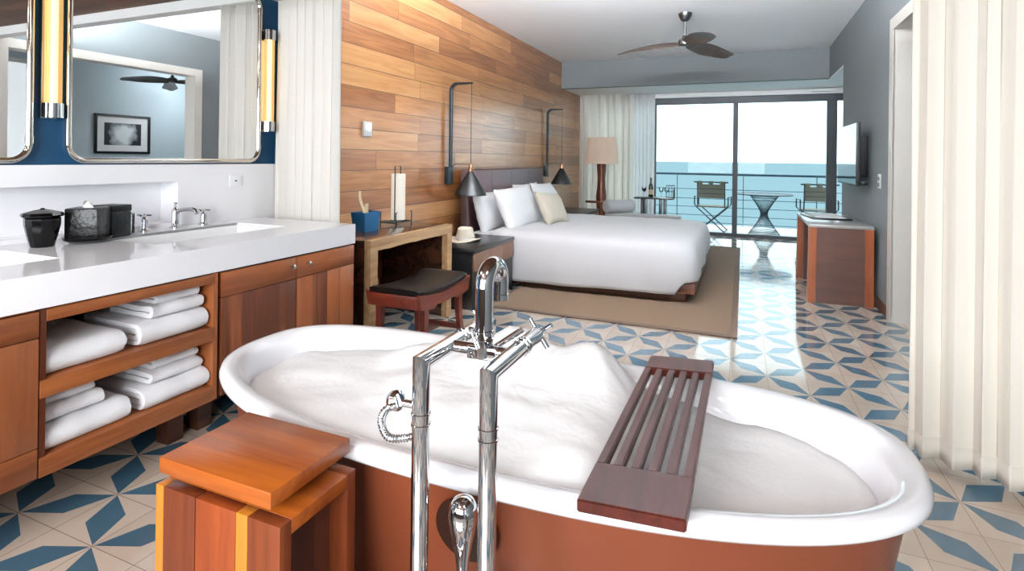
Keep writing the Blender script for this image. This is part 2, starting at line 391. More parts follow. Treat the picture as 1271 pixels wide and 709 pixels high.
M_fan = wood('fan_blade_wood', (56, 46, 42), (96, 82, 74), 'x', 4, 0.4)
M_fanmetal = P('brushed_pewter', (112, 112, 112), 0.35, metal=1.0)
M_canvas = P('balcony_canvas', (128, 124, 110), 0.9, var=0.1, bump=0.2)
M_rail = P('railing_paint', (40, 70, 84), 0.45)
M_wire = P('wire_metal', (30, 52, 64), 0.4)
M_deck = P('balcony_concrete', (238, 238, 236), 0.6, var=0.03)
M_glass = glass('window_glass', (0.97, 0.99, 0.99), refl=0.2)
M_tglass = glass('tumbler_glass', (0.95, 0.97, 0.97))
M_ttop = glass('tinted_table_glass', (0.35, 0.5, 0.58), refl=0.3)
M_hat = P('straw_hat', (232, 222, 204), 0.85, bump=0.3, bscale=300, var=0.04)
M_hatband = P('white_ribbon', (222, 214, 206), 0.7)
M_bluebox = P('blue_leather', (14, 80, 122), 0.35, var=0.06)
M_tan = P('tan_paper', (206, 182, 146), 0.7, var=0.05)
M_bottle = P('green_bottle', (28, 44, 26), 0.1, spec=0.7)
M_papw = P('white_paper', (236, 236, 236), 0.7)
M_plate = P('white_plastic', (236, 236, 234), 0.4)
M_dark = P('dark_slot', (30, 30, 30), 0.6)
M_photo, _nt, _b = base_mat('framed_print')
_tc = node(_nt, 'ShaderNodeTexCoord'); _ln = node(_nt, 'ShaderNodeVectorMath', operation='LENGTH'); _nz = node(_nt, 'ShaderNodeTexNoise'); _nz.inputs['Scale'].default_value = 9; _nz.inputs['Detail'].default_value = 6
_ad = node(_nt, 'ShaderNodeMath', operation='MULTIPLY_ADD'); _ad.inputs[1].default_value = -0.22; _rp = node(_nt, 'ShaderNodeValToRGB')
for _p, _c in zip((0.0, 0.12), ((226, 232, 236), (26, 34, 40))):
    _e = _rp.color_ramp.elements[0 if _p == 0 else 1]; _e.position = _p; _e.color = hexc(*_c)
_nt.links.new(_tc.outputs['Object'], _ln.inputs[0]); _nt.links.new(_tc.outputs['Object'], _nz.inputs['Vector']); _nt.links.new(_nz.outputs['Fac'], _ad.inputs[0]); _nt.links.new(_ln.outputs['Value'], _ad.inputs[2]); _nt.links.new(_ad.outputs[0], _rp.inputs['Fac']); _nt.links.new(_rp.outputs['Color'], _b.inputs['Base Color'])
M_hose = P('chrome_hose', (205, 206, 208), 0.16, metal=1.0)
def sea_mat():
    mt, nt, b = base_mat('sea_water'); L = nt.links.new
    tc = node(nt, 'ShaderNodeTexCoord'); nz = node(nt, 'ShaderNodeTexNoise'); nz.inputs['Scale'].default_value = 0.004; nz.inputs['Detail'].default_value = 8
    L(tc.outputs['Object'], nz.inputs['Vector'])
    mx = node(nt, 'ShaderNodeMix', data_type='RGBA'); mx.inputs['A'].default_value = (0.172, 0.235, 0.255, 1); mx.inputs['B'].default_value = (0.205, 0.270, 0.287, 1)
    L(nz.outputs['Fac'], mx.inputs['Factor']); L(mx.outputs['Result'], b.inputs['Base Color'])
    b.inputs['Roughness'].default_value = 1.0; b.inputs['Specular IOR Level'].default_value = 0.0
    return mt
M_sea = sea_mat()

# ------------------------------------------------------------------ the setting
XW, XB, XR, ZC = -2.79, -2.88, 1.085, 2.85
YG = 9.84
sbox('floor', M_floor, (-3.1, 3.4, -1.8, YG + 0.06, -0.2, 0.0))
sbox('floor.001', M_deck, (-4.5, 4.5, YG + 0.08, 11.6, -0.25, -0.01))
sbox('wall_left', M_woodwall, (XW - 0.3, XW, 2.78, YG + 0.1, 0, ZC))
sbox('wall_left.001', M_blue, (XB - 0.25, XB, -1.8, 2.78, 1.192, ZC), (XB - 0.25, XB - 0.14, -1.8, 2.78, 0, 1.192), (XB - 0.14, XB, -1.8, 2.78, 0, 0.70))
sbox('ceiling', M_ceil, (-3.1, XR + 0.2, 2.78, 8.75, ZC, ZC + 0.2))
sbox('ceiling.001', M_woodceil, (-3.1, XR + 0.2, -1.8, 2.69, 2.345, ZC + 0.2))
sbox('fill_light_ledge', M_white, (XW, XR, 2.78, 3.06, 2.405, 2.435), (XW, XR, 3.04, 3.06, 2.435, 2.48))  # unseen ledge, added to carry the ceiling fill light
sbox('trim_1', M_white, (-3.0, XR, 2.692, 2.78, 2.275, ZC + 0.2))
# window end: grey beam, white soffit
sbox('wall_back', M_grey, (XW, XR, 8.70, 8.82, 2.42, ZC + 0.2))
sbox('ceiling.002', M_white, (XW, 1.75, 8.82, YG + 0.15, 2.42, ZC + 0.2), (XR + 0.005, 1.75, 7.56, 8.82, 2.40, 2.6))
sbox('wall_back.001', M_white, (XW, -2.62, YG, YG + 0.15, 0, 2.42), (-2.62, 1.60, YG, YG + 0.15, 2.335, 2.42))
# right wall with the wide opening to the next room
sbox('wall_right', M_grey, (XR, XR + 0.15, 5.20, 7.55, 0, ZC + 0.2), (XR, XR + 0.15, 3.03, 5.20, 2.37, ZC + 0.2), (XR, XR + 0.15, -1.8, 3.03, 0, ZC + 0.2), (XR, XR + 0.15, 7.55, 8.82, 2.42, ZC + 0.2))
sbox('trim_2', M_trim, (XR - 0.006, XR + 0.18, 5.13, 5.22, 0, 2.38), (XR - 0.006, XR + 0.18, 3.0, 3.1, 0, 2.38), (XR - 0.006, XR + 0.18, 3.1, 5.13, 2.30, 2.38),
     (XR - 0.014, XR - 0.001, 5.13, 5.235, 0, 2.395), (XR - 0.014, XR - 0.001, 2.98, 3.1, 0, 2.395), (XR - 0.014, XR - 0.001, 3.1, 5.13, 2.30, 2.395))
sbox('baseboard_right', M_bedwood, (XR - 0.012, XR - 0.001, 5.24, 7.55, 0, 0.09))
sbox('baseboard_left', M_bedwood, (XW + 0.001, XW + 0.014, 3.9, YG - 0.01, 0, 0.09))
# corner glazing beyond the right wall
sbox('wall_right.001', M_white, (XR + 0.15, 1.75, 7.44, 7.55, 0, 2.42))
wall_front = sbox('wall_front', P('taupe_paint', (112, 98, 88), 0.7), (-3.1, -1.95, -1.9, -1.72, 0, 2.345), (0.75, 1.25, -1.9, -1.72, 0, 2.345), (-1.95, 0.75, -1.9, -1.72, 0, 0.78), (-1.95, 0.75, -1.9, -1.72, 2.22, 2.345))
# next room seen in the mirror
sbox('wall_right.002', M_pale, (3.2, 3.35, 1.5, 9.0, 0, 2.85), (XR + 0.151, 3.2, 1.5, 1.65, 0, 2.85), (1.76, 3.2, 8.85, 9.0, 2.4, 2.85))
sbox('ceiling.003', M_ceil, (XR + 0.151, 3.35, 1.5, 9.0, 2.851, 3.0))
# sliding glass doors
def window(name, parts):
    r = bpy.data.objects.new(name, None); COL.objects.link(r); r['kind'] = 'structure'
    for n, mat, boxes in parts:
        g = G()
        for b in boxes: g.box(*b, 0.004, 1)
        g.build(n, mat, r)
    return r
window('window_1', [('frame', M_darkframe, [(-2.62, 1.52, YG + 0.005, YG + 0.075, 2.22, 2.33), (-2.62, 1.52, YG + 0.005, YG + 0.075, 0.0, 0.05), (-1.46, -1.41, YG + 0.005, YG + 0.075, 0.05, 2.22), (-2.62, -2.57, YG + 0.005, YG + 0.075, 0.05, 2.22)]),
                    ('mullion', M_darkframe, [(-0.165, -0.085, YG - 0.0, YG + 0.08, 0.05, 2.22)]),
                    ('frame', M_darkframe, [(1.2, 1.34, YG - 0.02, YG + 0.07, 0.05, 2.22)])])
window('window_2', [('frame', M_darkframe, [(1.46, 1.56, 7.56, YG, 2.28, 2.38), (1.46, 1.56, 7.56, YG, 0.0, 0.05), (1.46, 1.56, 7.56, 7.64, 0.05, 2.28), (1.42, 1.56, YG - 0.12, YG - 0.03, 0.05, 2.28)])])
for o_, (a0, a1) in (('window_1', (-1.405, -0.17)), ('window_1', (-0.08, 1.195)), ('window_1', (-2.565, -1.465)),):
    r = bpy.data.objects[o_]; G().box(a0, a1, YG + 0.03, YG + 0.036, 0.05, 2.22).build('pane', M_glass, r)
G().box(1.508, 1.514, 7.65, YG - 0.13, 0.05, 2.28).build('pane', M_glass, bpy.data.objects['window_2'])
window('window_3', [('frame', M_white, [(-1.95, -1.89, -1.85, -1.78, 0.78, 2.22), (0.69, 0.75, -1.85, -1.78, 0.78, 2.22), (-1.89, 0.69, -1.85, -1.78, 0.78, 0.84), (-1.89, 0.69, -1.85, -1.78, 2.16, 2.22), (-0.63, -0.57, -1.85, -1.78, 0.84, 2.16)])])  # unseen window, put in to let light in behind the camera
window('side_fill_frame', [('frame', M_white, [(3.15, 3.2, 1.66, 1.72, 0.2, 2.5), (3.15, 3.2, 4.68, 4.74, 0.2, 2.5), (3.15, 3.2, 1.72, 4.68, 2.44, 2.5), (3.15, 3.2, 1.72, 4.68, 0.2, 0.26)])])  # added frame around the next room's fill light; the wall behind is solid
sea = G(); sea.loft([[(-9000, 14, -16), (9000, 14, -16)], [(-9000, 14000, -16), (9000, 14000, -16)]], closed=False)
sea = struct(sea.build('sea', M_sea))
g = G(); g.box(0.98, 1.30, YG - 0.10, YG - 0.02, 2.36, 2.40, 0.005); struct(g.build('trim_3', M_white))

# ------------------------------------------------------------------ bathtub
RIM_Z = 0.60
def tub_ring(inset, z, n=120, shrink=0.0):
    a, b = 0.975 - inset - shrink * 1.3, 0.390 - inset - shrink
    pts = []
    for i in range(n):
        t = 2 * PI * i / n; c, s_ = math.cos(t), math.sin(t)
        e = 2 / 2.7
        x = a * math.copysign(abs(c) ** e, c); y = b * math.copysign(abs(s_) ** e, s_)
        q = x / 0.975
        y += (0.09 if q < 0 else 0.062) * q * q
        pts.append((-0.607 + x, 1.378 + y, z))
    return pts
tub = thing('bathtub', 'large white freestanding bathtub with copper brown outside in the foreground', 'bathtub', (-0.6, 1.4, 0))
g = G(); rings = []
for k in range(11):                                   # rolled rim
    t = PI * (1.30 - 1.75 * k / 10)
    rings.append(tub_ring(0.028 - 0.028 * -math.cos(t) * -1 if False else 0.028 + 0.028 * math.cos(t), RIM_Z - 0.024 + 0.024 * math.sin(t)))
rings = rings[::1]
inner = [(0.070, 0.575, 0.0), (0.085, 0.50, 0.005), (0.10, 0.40, 0.015), (0.12, 0.28, 0.03), (0.15, 0.19, 0.05), (0.20, 0.155, 0.07), (0.27, 0.15, 0.08)]
def prof_ring(k):
    t = 2 * PI * 0
R_ = []
for dx, dz in ((0.030, -0.042), (0.012, -0.040), (0.002, -0.030), (0.0, -0.018), (0.004, -0.007), (0.014, -0.001), (0.028, 0.0), (0.042, -0.002), (0.054, -0.008), (0.062, -0.018)):
    R_.append(tub_ring(dx, RIM_Z + dz))
for i_, z_, s_ in inner: R_.append(tub_ring(i_, z_, shrink=s_))
g.loft(R_, cap1=True)
g.build('rim_and_basin', M_enamel, tub, ang=60)
g = G(); R_ = []
for i_, z_ in ((0.034, 0.566), (0.045, 0.52), (0.062, 0.42), (0.085, 0.30), (0.115, 0.16), (0.135, 0.06), (0.14, 0.02), (0.13, 0.0)): R_.append(tub_ring(i_, z_))
g.loft(R_, cap1=True)
g.build('outer_shell', M_tubout, tub, label='glossy copper brown outer shell', ang=60)
# round service cover on the shell's near side; shade put into its dark brown
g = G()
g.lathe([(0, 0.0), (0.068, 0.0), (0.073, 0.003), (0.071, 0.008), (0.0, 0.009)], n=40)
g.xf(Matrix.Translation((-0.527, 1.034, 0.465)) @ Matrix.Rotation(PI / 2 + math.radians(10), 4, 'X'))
g.build('service_cover', P('shaded_cover', (52, 30, 22), 0.25), tub, label='round cover with shade put into its brown')

# ------------------------------------------------------------------ foam
def gs(x, y, cx, cy, sx, sy): return math.exp(-((x - cx) / sx) ** 2 - ((y - cy) / sy) ** 2)
def foam_h(x, y):
    h = 0.512 + 0.072 * gs(x, y, -0.75, 1.35, 0.60, 0.50) + 0.135 * gs(x, y, -0.64, 1.60, 0.13, 0.12) + 0.125 * gs(x, y, -0.39, 1.60, 0.10, 0.12) + 0.05 * gs(x, y, -0.98, 1.60, 0.16, 0.1) + 0.045 * gs(x, y, -0.50, 1.45, 0.30, 0.25) + 0.03 * gs(x, y, -0.34, 1.15, 0.10, 0.2)
    h -= 0.008 * gs(x, y, 0.05, 1.4, 0.22, 0.5)
    h += 0.018 * noise.noise((x * 5, y * 5, 3)) + 0.006 * noise.noise((x * 11, y * 11, 8)) + (0.003 + 0.007 * max(0, min(1, (h - 0.60) / 0.06))) * noise.noise((x * 24, y * 24, 1)) + 0.0015 * noise.noise((x * 60, y * 60, 1))
    return h
outer = [Vector(p) for p in tub_ring(0.076, 0, 120)]; cen = Vector((-0.6, 1.4, 0))
g = G(); R_ = []
NR = 34
for k in range(NR + 1):
    f_ = 1 - (k / NR) * 0.985; ring = []
    for p in outer:
        q = cen + (p - cen) * f_
        z = foam_h(q.x, q.y)
        if k == 0: z -= 0.02
        edge = max(0, (f_ - 0.86) / 0.14)
        lift = z - 0.54
        if lift > 0: z -= lift * edge * 0.25
        if k == 0: q = cen + (p - cen) * 1.0; z = min(z, 0.53)
        ring.append((q.x, q.y, z))
    R_.append(ring)
g.loft(R_, cap1=True)
fo = g.build('bath_foam', M_foam, flip=True, ang=180)
tag(fo, 'white mounded bubble bath foam filling the tub', 'foam'); fo['kind'] = 'stuff'

# ------------------------------------------------------------------ wooden caddy across the tub
cad = thing('bath_caddy', 'slatted dark red wooden bath board lying across the tub', 'bath caddy', (-0.17, 1.4, 0.602))
def cadx(u, v): # u across 0..1, v along 0..1
    x0 = -0.273 + (-0.264 + 0.273) * v; x1 = -0.083 + (-0.077 + 0.083) * v
    y0 = 0.972 + 0.020 * u; y1 = 1.789 + 0.032 * u
    return (x0 + (x1 - x0) * u, y0 + (y1 - y0) * v)
def cad_piece(name, u0, u1, v0, v1, z0=0.602, z1=0.626):
    g = G(); P_ = [cadx(u0, v0), cadx(u1, v0), cadx(u1, v1), cadx(u0, v1)]
    g.prism(P_, 'z', z0, z1)
    bmesh.ops.bevel(g.bm, geom=list(g.bm.edges), offset=0.0025, segments=2, affect='EDGES')
    return g.build(name, M_caddy, cad)
cad_piece('end_board', 0, 1, 0, 0.17); cad_piece('end_board', 0, 1, 0.865, 1)
sw, gw = 0.102, (1 - 6 * 0.102) / 5
for i in range(6):
    u = i * (sw + gw); cad_piece('slat', u, u + sw, 0.168, 0.867, 0.603, 0.625)

# ------------------------------------------------------------------ tub filler
TY = 0.870; X1, X2 = -0.542, -0.405; XN = (X1 + X2) / 2 + 0.008; ZA = 0.868
fil = thing('tub_filler', 'polished chrome floor standing tub faucet with gooseneck spout', 'faucet', (XN, TY, 0))
RT = 0.0165
for x in (X1, X2):
    g = G(); g.cyl((x, TY, 0.004), (x, TY, ZA - 0.0302), RT, n=32)
    g.lathe([(0.045, 0.0), (0.045, 0.006), (0.038, 0.014), (RT + 0.002, 0.02)], (x, TY, 0), 32)
    g.build('riser_pipe', M_chrome, fil)
    for zc in (0.755, 0.775):
        G().lathe([(RT, -0.002), (RT + 0.0018, -0.0012), (RT + 0.0018, 0.0012), (RT, 0.002)], (x, TY, zc), 32).build('ring', M_chrome, fil)
    # mitred elbow and horizontal body
    g = G()
    bm_ = g.bm; n = 32
    ringA = []; ringB = []; ringC = []
    for j in range(n):
        a = 2 * PI * j / n; cx, sy = RT * math.cos(a), RT * math.sin(a)
        ringA.append(bm_.verts.new((x + cx, TY + sy, ZA - 0.03)))
        ringB.append(bm_.verts.new((x + cx, TY + sy, ZA - sy)))      # mitre plane
        ringC.append(bm_.verts.new((x + cx, TY + 0.235, ZA - sy)))
    for A, B in ((ringA, ringB), (ringB, ringC)):
        for j in range(n): bm_.faces.new((A[j], A[(j + 1) % n], B[(j + 1) % n], B[j]))
    bm_.faces.new(ringC); bm_.faces.new(ringA[::-1])
    body = g.build('valve_body', M_chrome, fil, ang=30)
    G().lathe([(RT, -0.002), (RT + 0.0018, -0.0012), (RT + 0.0018, 0.0012), (RT, 0.002)], n=32).xf(Matrix.Translation((x, TY + 0.15, ZA)) @ Matrix.Rotation(PI / 2, 4, 'X')).build('ring', M_chrome, body)
    G().lathe([(RT, -0.002), (RT + 0.0018, -0.0012), (RT + 0.0018, 0.0012), (RT, 0.002)], n=32).xf(Matrix.Translation((x, TY + 0.165, ZA)) @ Matrix.Rotation(PI / 2, 4, 'X')).build('ring', M_chrome, body)
    g = G(); yh = TY + 0.253
    g.cyl((x, TY + 0.234, ZA), (x, yh + 0.012, ZA), 0.010, n=20)
    for aa in (math.radians(35), math.radians(125)):
        d = Vector((math.cos(aa), 0, math.sin(aa)))
        g.cyl(Vector((x, yh, ZA)) - d * 0.036, Vector((x, yh, ZA)) + d * 0.036, 0.0058, n=16)
    g.build('cross_handle', M_chrome, fil)
g = G(); YC = TY + 0.105
g.cyl((X1, YC, ZA), (X2, YC, ZA), 0.0125, n=24); g.box(XN - 0.032, XN + 0.032, YC - 0.013, YC + 0.013, ZA - 0.016, ZA + 0.010, 0.004)
g.build('crossbar', M_chrome, fil)
g = G(); rn = 0.0185
arc = [(XN, YC, ZA - 0.01), (XN, YC, 0.93), (XN, YC, 0.985)]
for i in range(1, 17):
    a = PI - PI * i / 16; arc.append((XN, YC + 0.037 + 0.037 * math.cos(a), 0.992 + 0.037 * math.sin(a)))
arc += [(XN, YC + 0.074, 0.975), (XN, YC + 0.074, 0.955)]
rr = [rn] * len(arc); g.tube(arc, rr, 28)
g.lathe([(rn - 0.004, 0.0), (rn + 0.001, 0.0), (rn + 0.001, 0.012), (rn, 0.013)], (XN, YC + 0.074, 0.952), 28)
for zc in (0.893, 0.908): g.lathe([(rn, -0.002), (rn + 0.002, -0.001), (rn + 0.002, 0.001), (rn, 0.002)], (XN, YC, zc), 28)
g.build('gooseneck_spout', M_chrome, fil)
g = G(); g.cyl((XN - 0.004, YC - 0.02, ZA + 0.008), (XN - 0.022, YC - 0.012, ZA + 0.04), 0.0035, n=12); g.lathe([(0, -0.007), (0.006, -0.004), (0.006, 0.004), (0, 0.007)], (XN - 0.022, YC - 0.012, ZA + 0.042), 14)
g.cyl((XN + 0.012, YC + 0.02, ZA), (XN + 0.060, YC + 0.055, ZA + 0.034), 0.006, n=14)
g.build('diverter_lever', M_chrome, fil)
# hose outlet, hose, hand shower and its cradle
ZO = 0.787
g = G(); g.cyl((X1, TY, ZO), (X1 - 0.040, TY - 0.01, ZO + 0.006), 0.007, n=16)
g.lathe([(0.0, -0.008), (0.018, -0.008), (0.020, -0.004), (0.020, 0.004), (0.016, 0.009), (0, 0.010)], n=24).xf(Matrix.Identity(4))
g2 = G(); g2.lathe([(0.0, -0.010), (0.016, -0.010), (0.0185, -0.004), (0.0185, 0.004), (0.012, 0.011), (0, 0.012)], n=24)
g2.xf(Matrix.Translation((X1 - 0.046, TY - 0.012, ZO + 0.007)) @ Matrix.Rotation(math.radians(70), 4, 'Y') @ Matrix.Rotation(math.radians(20), 4, 'X'))
g = G(); g.cyl((X1 - 0.01, TY, ZO), (X1 - 0.045, TY - 0.012, ZO + 0.006), 0.007, n=16)
me = bpy.data.meshes.new('t'); g2.bm.to_mesh(me); g2.bm.free(); g.bm.from_mesh(me)
g.build('hose_outlet', M_chrome, fil)
HSX, HSY = X1 + 0.058, TY + 0.062
hp = smooth_path([(X1 - 0.047, TY - 0.018, ZO + 0.0), (X1 - 0.062, TY - 0.024, ZO - 0.010), (X1 - 0.071, TY - 0.022, ZO - 0.035), (X1 - 0.062, TY - 0.012, ZO - 0.064), (X1 - 0.040, TY + 0.012, ZO - 0.072), (X1 - 0.020, TY + 0.034, ZO - 0.072), (X1 - 0.019, TY + 0.038, ZO - 0.11),
                  (X1 - 0.019, TY + 0.038, 0.58), (X1 - 0.018, TY + 0.036, 0.40), (X1 + 0.005, TY + 0.034, 0.24), (X1 + 0.052, TY + 0.02, 0.17), (HSX, HSY, 0.20), (HSX, HSY, 0.30), (HSX, HSY, 0.42)], 40)
rad = []
acc = 0.0
for i, p in enumerate(hp):
    if i: acc += (p - hp[i - 1]).length
    rad.append(0.0068 + 0.0011 * math.sin(acc * 2 * PI / 0.0052))
G().tube(hp, rad, 12).build('shower_hose', M_hose, fil)
g = G(); g.lathe([(0, 0.30), (0.0095, 0.30), (0.0095, 0.44), (0.0135, 0.442), (0.0135, 0.452), (0.0105, 0.456), (0.014, 0.485), (0.020, 0.515), (0.026, 0.545), (0.0285, 0.565), (0.0265, 0.583), (0.019, 0.595), (0.008, 0.600), (0, 0.6005)], (HSX, HSY, 0), 32)
g.build('hand_shower', M_chrome, fil)
g = G(); g.box(X1, X2, TY - 0.006, TY + 0.006, 0.425, 0.440, 0.002); g.box(HSX - 0.012, HSX + 0.012, TY, HSY - 0.004, 0.424, 0.441, 0.003); g.lathe([(0.0135, -0.009), (0.017, -0.009), (0.017, 0.009), (0.0135, 0.009), (0.0135, -0.009)], (HSX, HSY, 0.432), 24)
g.build('shower_cradle', M_chrome, fil)

# ------------------------------------------------------------------ honey wood block stool
sto = thing('wooden_stool', 'honey coloured wooden block stool with floating top beside the tub', 'stool', (-0.97, 0.89, 0))
ZS = 0.628
def sc(z): return (1.245 - z)
k = sc(ZS) / sc(0.5)
xl, xr, y0s, y1s = -1.318 * k, -0.952 * k, 0.914 * k, 1.180 * k
g = G(); g.box(xl, xr, y0s, y1s, ZS - 0.032, ZS, 0.0025); g.build('seat_top', M_stool_top, sto)
kb = sc(0.575) / sc(0.45); zt = 0.575
bx0, bx1, by0, by1 = -1.298 * kb, -0.902 * kb, 0.893 * kb, 1.142 * kb
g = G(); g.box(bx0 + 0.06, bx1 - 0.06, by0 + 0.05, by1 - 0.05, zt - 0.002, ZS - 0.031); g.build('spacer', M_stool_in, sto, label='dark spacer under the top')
tw = 0.028
for ya, yb in ((by0, by0 + tw), (by1 - tw, by1)):
    for fa, fb, mm in ((0, 0.07, M_st_y), (0.07, 0.34, M_st_b), (0.345, 0.67, M_st_r), (0.67, 0.76, M_st_y), (0.76, 1.0, M_st_b)):
        G().box(bx0 + (bx1 - bx0) * fa, bx0 + (bx1 - bx0) * fb - 0.0006, ya, yb, 0, zt - 0.0005, 0.0012).build('stave', mm, sto)
g = G(); g.box(bx0, bx1, by0 + tw, by1 - tw, zt - tw, zt, 0.0015); g.build('upper_board', M_stool_top, sto)
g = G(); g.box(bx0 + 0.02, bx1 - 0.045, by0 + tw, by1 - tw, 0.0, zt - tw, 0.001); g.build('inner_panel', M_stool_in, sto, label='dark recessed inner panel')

# ------------------------------------------------------------------ vanity
XF = -2.09
def knob(parent, y, z, x=XF + 0.02):
    g = G(); g.lathe([(0, 0), (0.0055, 0), (0.005, 0.010), (0.008, 0.014), (0.0125, 0.019), (0.0125, 0.024), (0.008, 0.028), (0, 0.029)], n=20)
    g.xf(Matrix.Translation((x, y, z)) @ Matrix.Rotation(PI / 2, 4, 'Y')); g.build('knob', M_nickel, parent)
def door_leaf(unit, y0, y1, z0=0.203, z1=0.736, railz=0.628, ky=None, botrail=False):
    g = G(); g.box(XF - 0.004, XF + 0.020, y0, y1, z0 if not botrail else 0.30, railz - 0.0015, 0.0015)
    d = g.build('door', M_cab, unit)
    G().box(XF - 0.004, XF + 0.0205, y0, y1, railz + 0.0015, z1, 0.0015).build('top_rail', M_cabh, d)
    if botrail: G().box(XF - 0.004, XF + 0.0205, y0, y1, z0, 0.297, 0.0015).build('bottom_rail', M_cabh, d)
    for q in (0.33, 0.72):                      # plank joints
        yy = y0 + (y1 - y0) * q
        G().box(XF + 0.0185, XF + 0.0206, yy - 0.0012, yy + 0.0012, z0 + 0.004 if not botrail else 0.304, railz - 0.004).build('plank_joint', M_cabdark, d)
    if ky: knob(d, ky, railz + 0.066)
    return d
vu = thing('vanity_cabinet', 'teak vanity cabinet with dark closed door at the left edge', 'cabinet', (-2.45, 0.7, 0.2), 'vanity units under the white counter')
g = G(); g.box(-2.84, XF - 0.005, 0.35, 1.037, 0.20, 0.74); g.build('carcass', M_cab, vu)
door_leaf(vu, 0.352, 1.036, railz=0.652, ky=0.90, botrail=True)
vs_ = thing('open_shelf_unit', 'open teak shelf unit holding white towels under the counter', 'shelf unit', (-2.45, 1.36, 0.2), 'vanity units under the white counter')
y0, y1 = 1.040, 1.688
G().box(-2.84, XF + 0.016, y0, y0 + 0.018, 0.2, 0.74).build('side_panel', M_cab, vs_); G().box(-2.84, XF + 0.016, y1 - 0.020, y1, 0.2, 0.74).build('side_panel', M_cab, vs_)
G().box(-2.84, -2.825, y0 + 0.018, y1 - 0.02, 0.2, 0.74).build('back_panel', M_cabdark, vs_)
G().box(-2.825, XF + 0.020, y0 + 0.018, y1 - 0.02, 0.700, 0.738, 0.002).build('top_rail', M_shelf, vs_)
G().box(-2.825, XF + 0.022, y0 + 0.0, y1 - 0.02, 0.455, 0.512, 0.002).build('shelf', M_shelf, vs_)
G().box(-2.825, XF + 0.022, y0 + 0.0, y1 - 0.02, 0.200, 0.262, 0.002).build('shelf', M_shelf, vs_)
G().box(-2.33, -2.255, 1.60, 1.672, 0.0, 0.2, 0.002).build('leg', M_cabdark, vs_)
vd = thing('vanity_cabinet', 'teak vanity cabinet with two doors and knobs beside the towels', 'cabinet', (-2.45, 2.14, 0.2), 'vanity units under the white counter')
G().box(-2.84, XF - 0.005, 1.704, 2.578, 0.20, 0.74).build('carcass', M_cabdark, vd)
door_leaf(vd, 1.706, 2.132, ky=2.098); door_leaf(vd, 2.137, 2.578, ky=2.205)
for yy in (1.74, 2.45): G().box(-2.33, -2.255, yy, yy + 0.07, 0.0, 0.2, 0.002).build('leg', M_cabdark, vd)
# counter with two cut-outs
CZ0, CZ1 = 0.745, 0.856; CX0, CX1 = -2.86, -2.07; SX0, SX1 = -2.70, -2.33
S1, S2 = (0.50, 1.23), (1.58, 2.32)
g = G(); CY0, CY1 = 0.33, 2.588
g.box(CX0, SX0, CY0, CY1, CZ0, CZ1); g.box(SX1, CX1, CY0, CY1, CZ0, CZ1)
for a, b in ((CY0, S1[0]), (S1[1], S2[0]), (S2[1], CY1)): g.box(SX0, SX1, a, b, CZ0, CZ1)
bmesh.ops.remove_doubles(g.bm, verts=list(g.bm.verts), dist=1e-5)
tag(g.build('countertop', M_quartz), 'thick white stone countertop along the whole vanity', 'countertop')
for i, (a, b) in enumerate((S1, S2)):
    g = G(); e = 0.004; z0, z1 = 0.757, CZ1 - 0.012; w = 0.012
    x0, x1, a, b = SX0 + 0.001, SX1 - 0.001, a + 0.001, b - 0.001
    g.box(x0, x0 + w, a, b, z0, z1); g.box(x1 - w, x1, a, b, z0, z1); g.box(x0 + w, x1 - w, a, a + w, z0, z1); g.box(x0 + w, x1 - w, b - w, b, z0, z1); g.box(x0 + w, x1 - w, a + w, b - w, z0, z0 + w)
    o = thing('sink_basin', ('white rectangular sink at the left edge below black jar', 'white rectangular sink in front of the chrome faucet')[i], 'sink', ((x0 + x1) / 2, (a + b) / 2, z0), 'rectangular sinks in the counter')
    g.build('basin', M_porc, o)
    G().lathe([(0, 0.0), (0.022, 0.0), (0.024, 0.003), (0.018, 0.005), (0, 0.004)], ((x0 + x1) / 2 - 0.06, (a + b) / 2, z0 + w), 24).build('drain', M_chrome, o)
g = G(); NY = 2.07
g.box(XB - 0.001, XB + 0.02, 0.33, 2.77, 1.098, 1.192); g.box(XB - 0.001, XB + 0.02, NY, 2.77, CZ1 - 0.1, 1.098); g.box(XB - 0.001, XB + 0.02, 0.33, NY, CZ1 - 0.1, 0.875)
g.box(XB - 0.13, XB - 0.118, 0.33, NY + 0.01, 0.86, 1.12); g.box(XB - 0.12, XB - 0.001, NY, NY + 0.012, 0.86, 1.12); g.box(XB - 0.12, XB - 0.001, 0.33, NY + 0.01, 1.098, 1.11); g.box(XB - 0.12, XB - 0.001, 0.33, NY + 0.01, 0.862, 0.875)
bs = tag(g.build('backsplash', M_quartz), 'white stone backsplash with a long recessed niche above counter', 'backsplash')
o = thing('wall_outlet', 'tiny white outlet plate on the white stone backsplash', 'outlet', (XB + 0.02, 2.44, 1.09))
G().box(XB + 0.0202, XB + 0.025, 2.395, 2.485, 1.055, 1.125, 0.002).build('plate', M_quartz, o); G().box(XB + 0.0245, XB + 0.0258, 2.432, 2.448, 1.086, 1.094).build('slot', M_dark, o)
